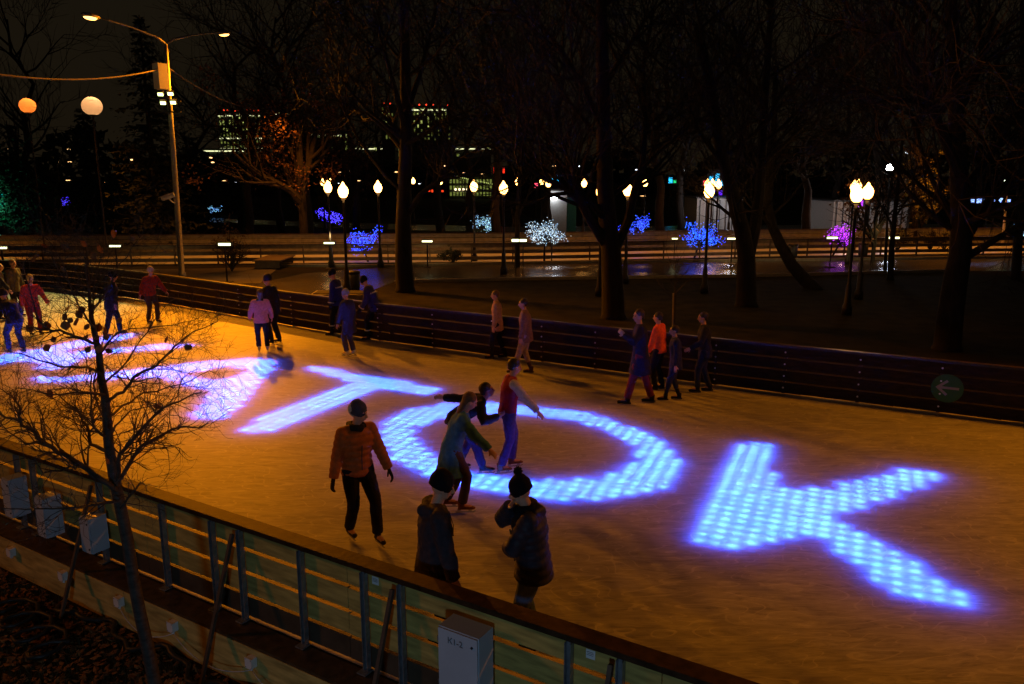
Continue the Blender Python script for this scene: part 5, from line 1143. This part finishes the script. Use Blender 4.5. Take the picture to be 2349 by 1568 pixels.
for L0, r0 in BR:
    lp = [At(x, y, D + d) for x, y, d in L0]; m_ = len(lp) - 1
    # knobbly refinement
    fine = []
    for i in range(m_):
        for k in range(3): fine.append(lp[i].lerp(lp[i + 1], k / 3) + (Vector((rg.gauss(0, 1), rg.gauss(0, 1), rg.gauss(0, 1))) * .006 if k else Vector()))
    fine.append(lp[-1]); M_ = len(fine) - 1; rr = [max(r0 * (1 - .78 * i / M_), .0022) for i in range(M_ + 1)]
    tw.tube(fine, rr, 7); Lt = sum((fine[i + 1] - fine[i]).length for i in range(M_))
    for k in range(int(6 + Lt * 22)):
        i = rg.randint(int(M_ * .15), M_); b0 = (fine[i] - fine[i - 1]).normalized() if i else (fine[1] - fine[0]).normalized(); ax = Vector((rg.gauss(0, 1), rg.gauss(0, .7), rg.gauss(0, 1))); ax = (ax - b0 * ax.dot(b0)).normalized()
        twig(fine[i], b0 * .8 + ax * .8, max(rr[i] * .45, .0018), rg.uniform(.14, .34), 2)
sub(tw, 'branches', bark2, t)
dry = mat('dry_leaf', (.20, .075, .025), .7, 0, .4, 10, .2)
leafpx = [(90, 585), (140, 558), (185, 552), (208, 578), (225, 560), (258, 528), (260, 525), (300, 540), (95, 560), (140, 610), (245, 1050), (160, 700), (105, 735), (165, 728), (177, 730), (120, 770), (205, 742), (200, 765), (185, 700), (232, 790), (240, 765), (238, 750), (385, 770), (147, 735), (105, 790), (205, 795), (250, 800), (145, 720), (60, 745), (173, 712), (280, 728), (228, 740), (110, 893), (222, 770), (362, 928), (438, 790)]
for i, (x, y) in enumerate(leafpx):
    c = At(x, y, D + rg.uniform(-.3, .3)); a = Vector((rg.gauss(0, .7), rg.gauss(0, .5), -1)).normalized(); b = a.orthogonal().normalized(); b = (b + a.cross(b) * rg.uniform(-1, 1)).normalized(); n_ = a.cross(b); s_ = rg.uniform(.05, .08); mb = MB()
    prof = [(0, 0), (.25, .30), (.5, .42), (.75, .30), (1, 0)]; vs = []
    for q, w_ in prof: vs.append((c + a * s_ * q + b * w_ * s_ + n_ * .10 * s_, c + a * s_ * q + n_ * (-.05 * s_ + .1 * s_ * q), c + a * s_ * q - b * w_ * s_ + n_ * .10 * s_))
    for k in range(4):
        for j in range(2): mb.quad(vs[k][j], vs[k][j + 1], vs[k + 1][j + 1], vs[k + 1][j])
    mb.tube([c - a * .02, c], .0012, 4); sub(mb, 'leaf', dry, t)
# ground cover by the fence: fallen leaves and dry grass
rg = random.Random(4); lf = MB(); gs = MB()
def near_ground():
    while 1:
        s = rg.uniform(-5, 9); n = rg.uniform(.38, 5.5); p = NF(s, n, -.5)
        x, y = proj(p)
        if -60 < x < 1500 and y < 1640: return p
for k in range(1500):
    p = near_ground(); p.z = ground_z(p.x, p.y) + .012 + rg.random() * .02; a = Vector((rg.gauss(0, 1), rg.gauss(0, 1), rg.gauss(0, .25))).normalized(); b = a.cross(Vector((rg.gauss(0, .3), rg.gauss(0, .3), 1))).normalized(); s_ = rg.uniform(.022, .055)
    m_ = a.cross(b) * s_ * .25; lf.quad(p - a * s_, p + b * s_ * .6 + m_, p + a * s_, p - b * s_ * .6 + m_)
o = stuff(lf.build('fallen_leaves', mat('fallen_leaf', (.34, .16, .045), .75, 0, .6, 1.5, .1, (.07, .04, .015)))); o['label'] = 'fallen brown leaves on the dark ground in front of the fence'
for k in range(6000):
    p = near_ground(); p.z = ground_z(p.x, p.y) - .01; h_ = rg.uniform(.03, .14); l_ = Vector((rg.gauss(0, .5), rg.gauss(0, .5), 1)) * h_; w_ = Vector((rg.gauss(0, 1), rg.gauss(0, 1), 0)).normalized() * .004
    n_ = len(gs.v); gs.v += [p - w_, p + w_, p + l_]; gs._f(n_, n_ + 1, n_ + 2)
o = stuff(gs.build('grass', mat('dry_grass', (.055, .05, .02), .9))); o['label'] = 'thin dry grass on the dark ground in front of the fence'
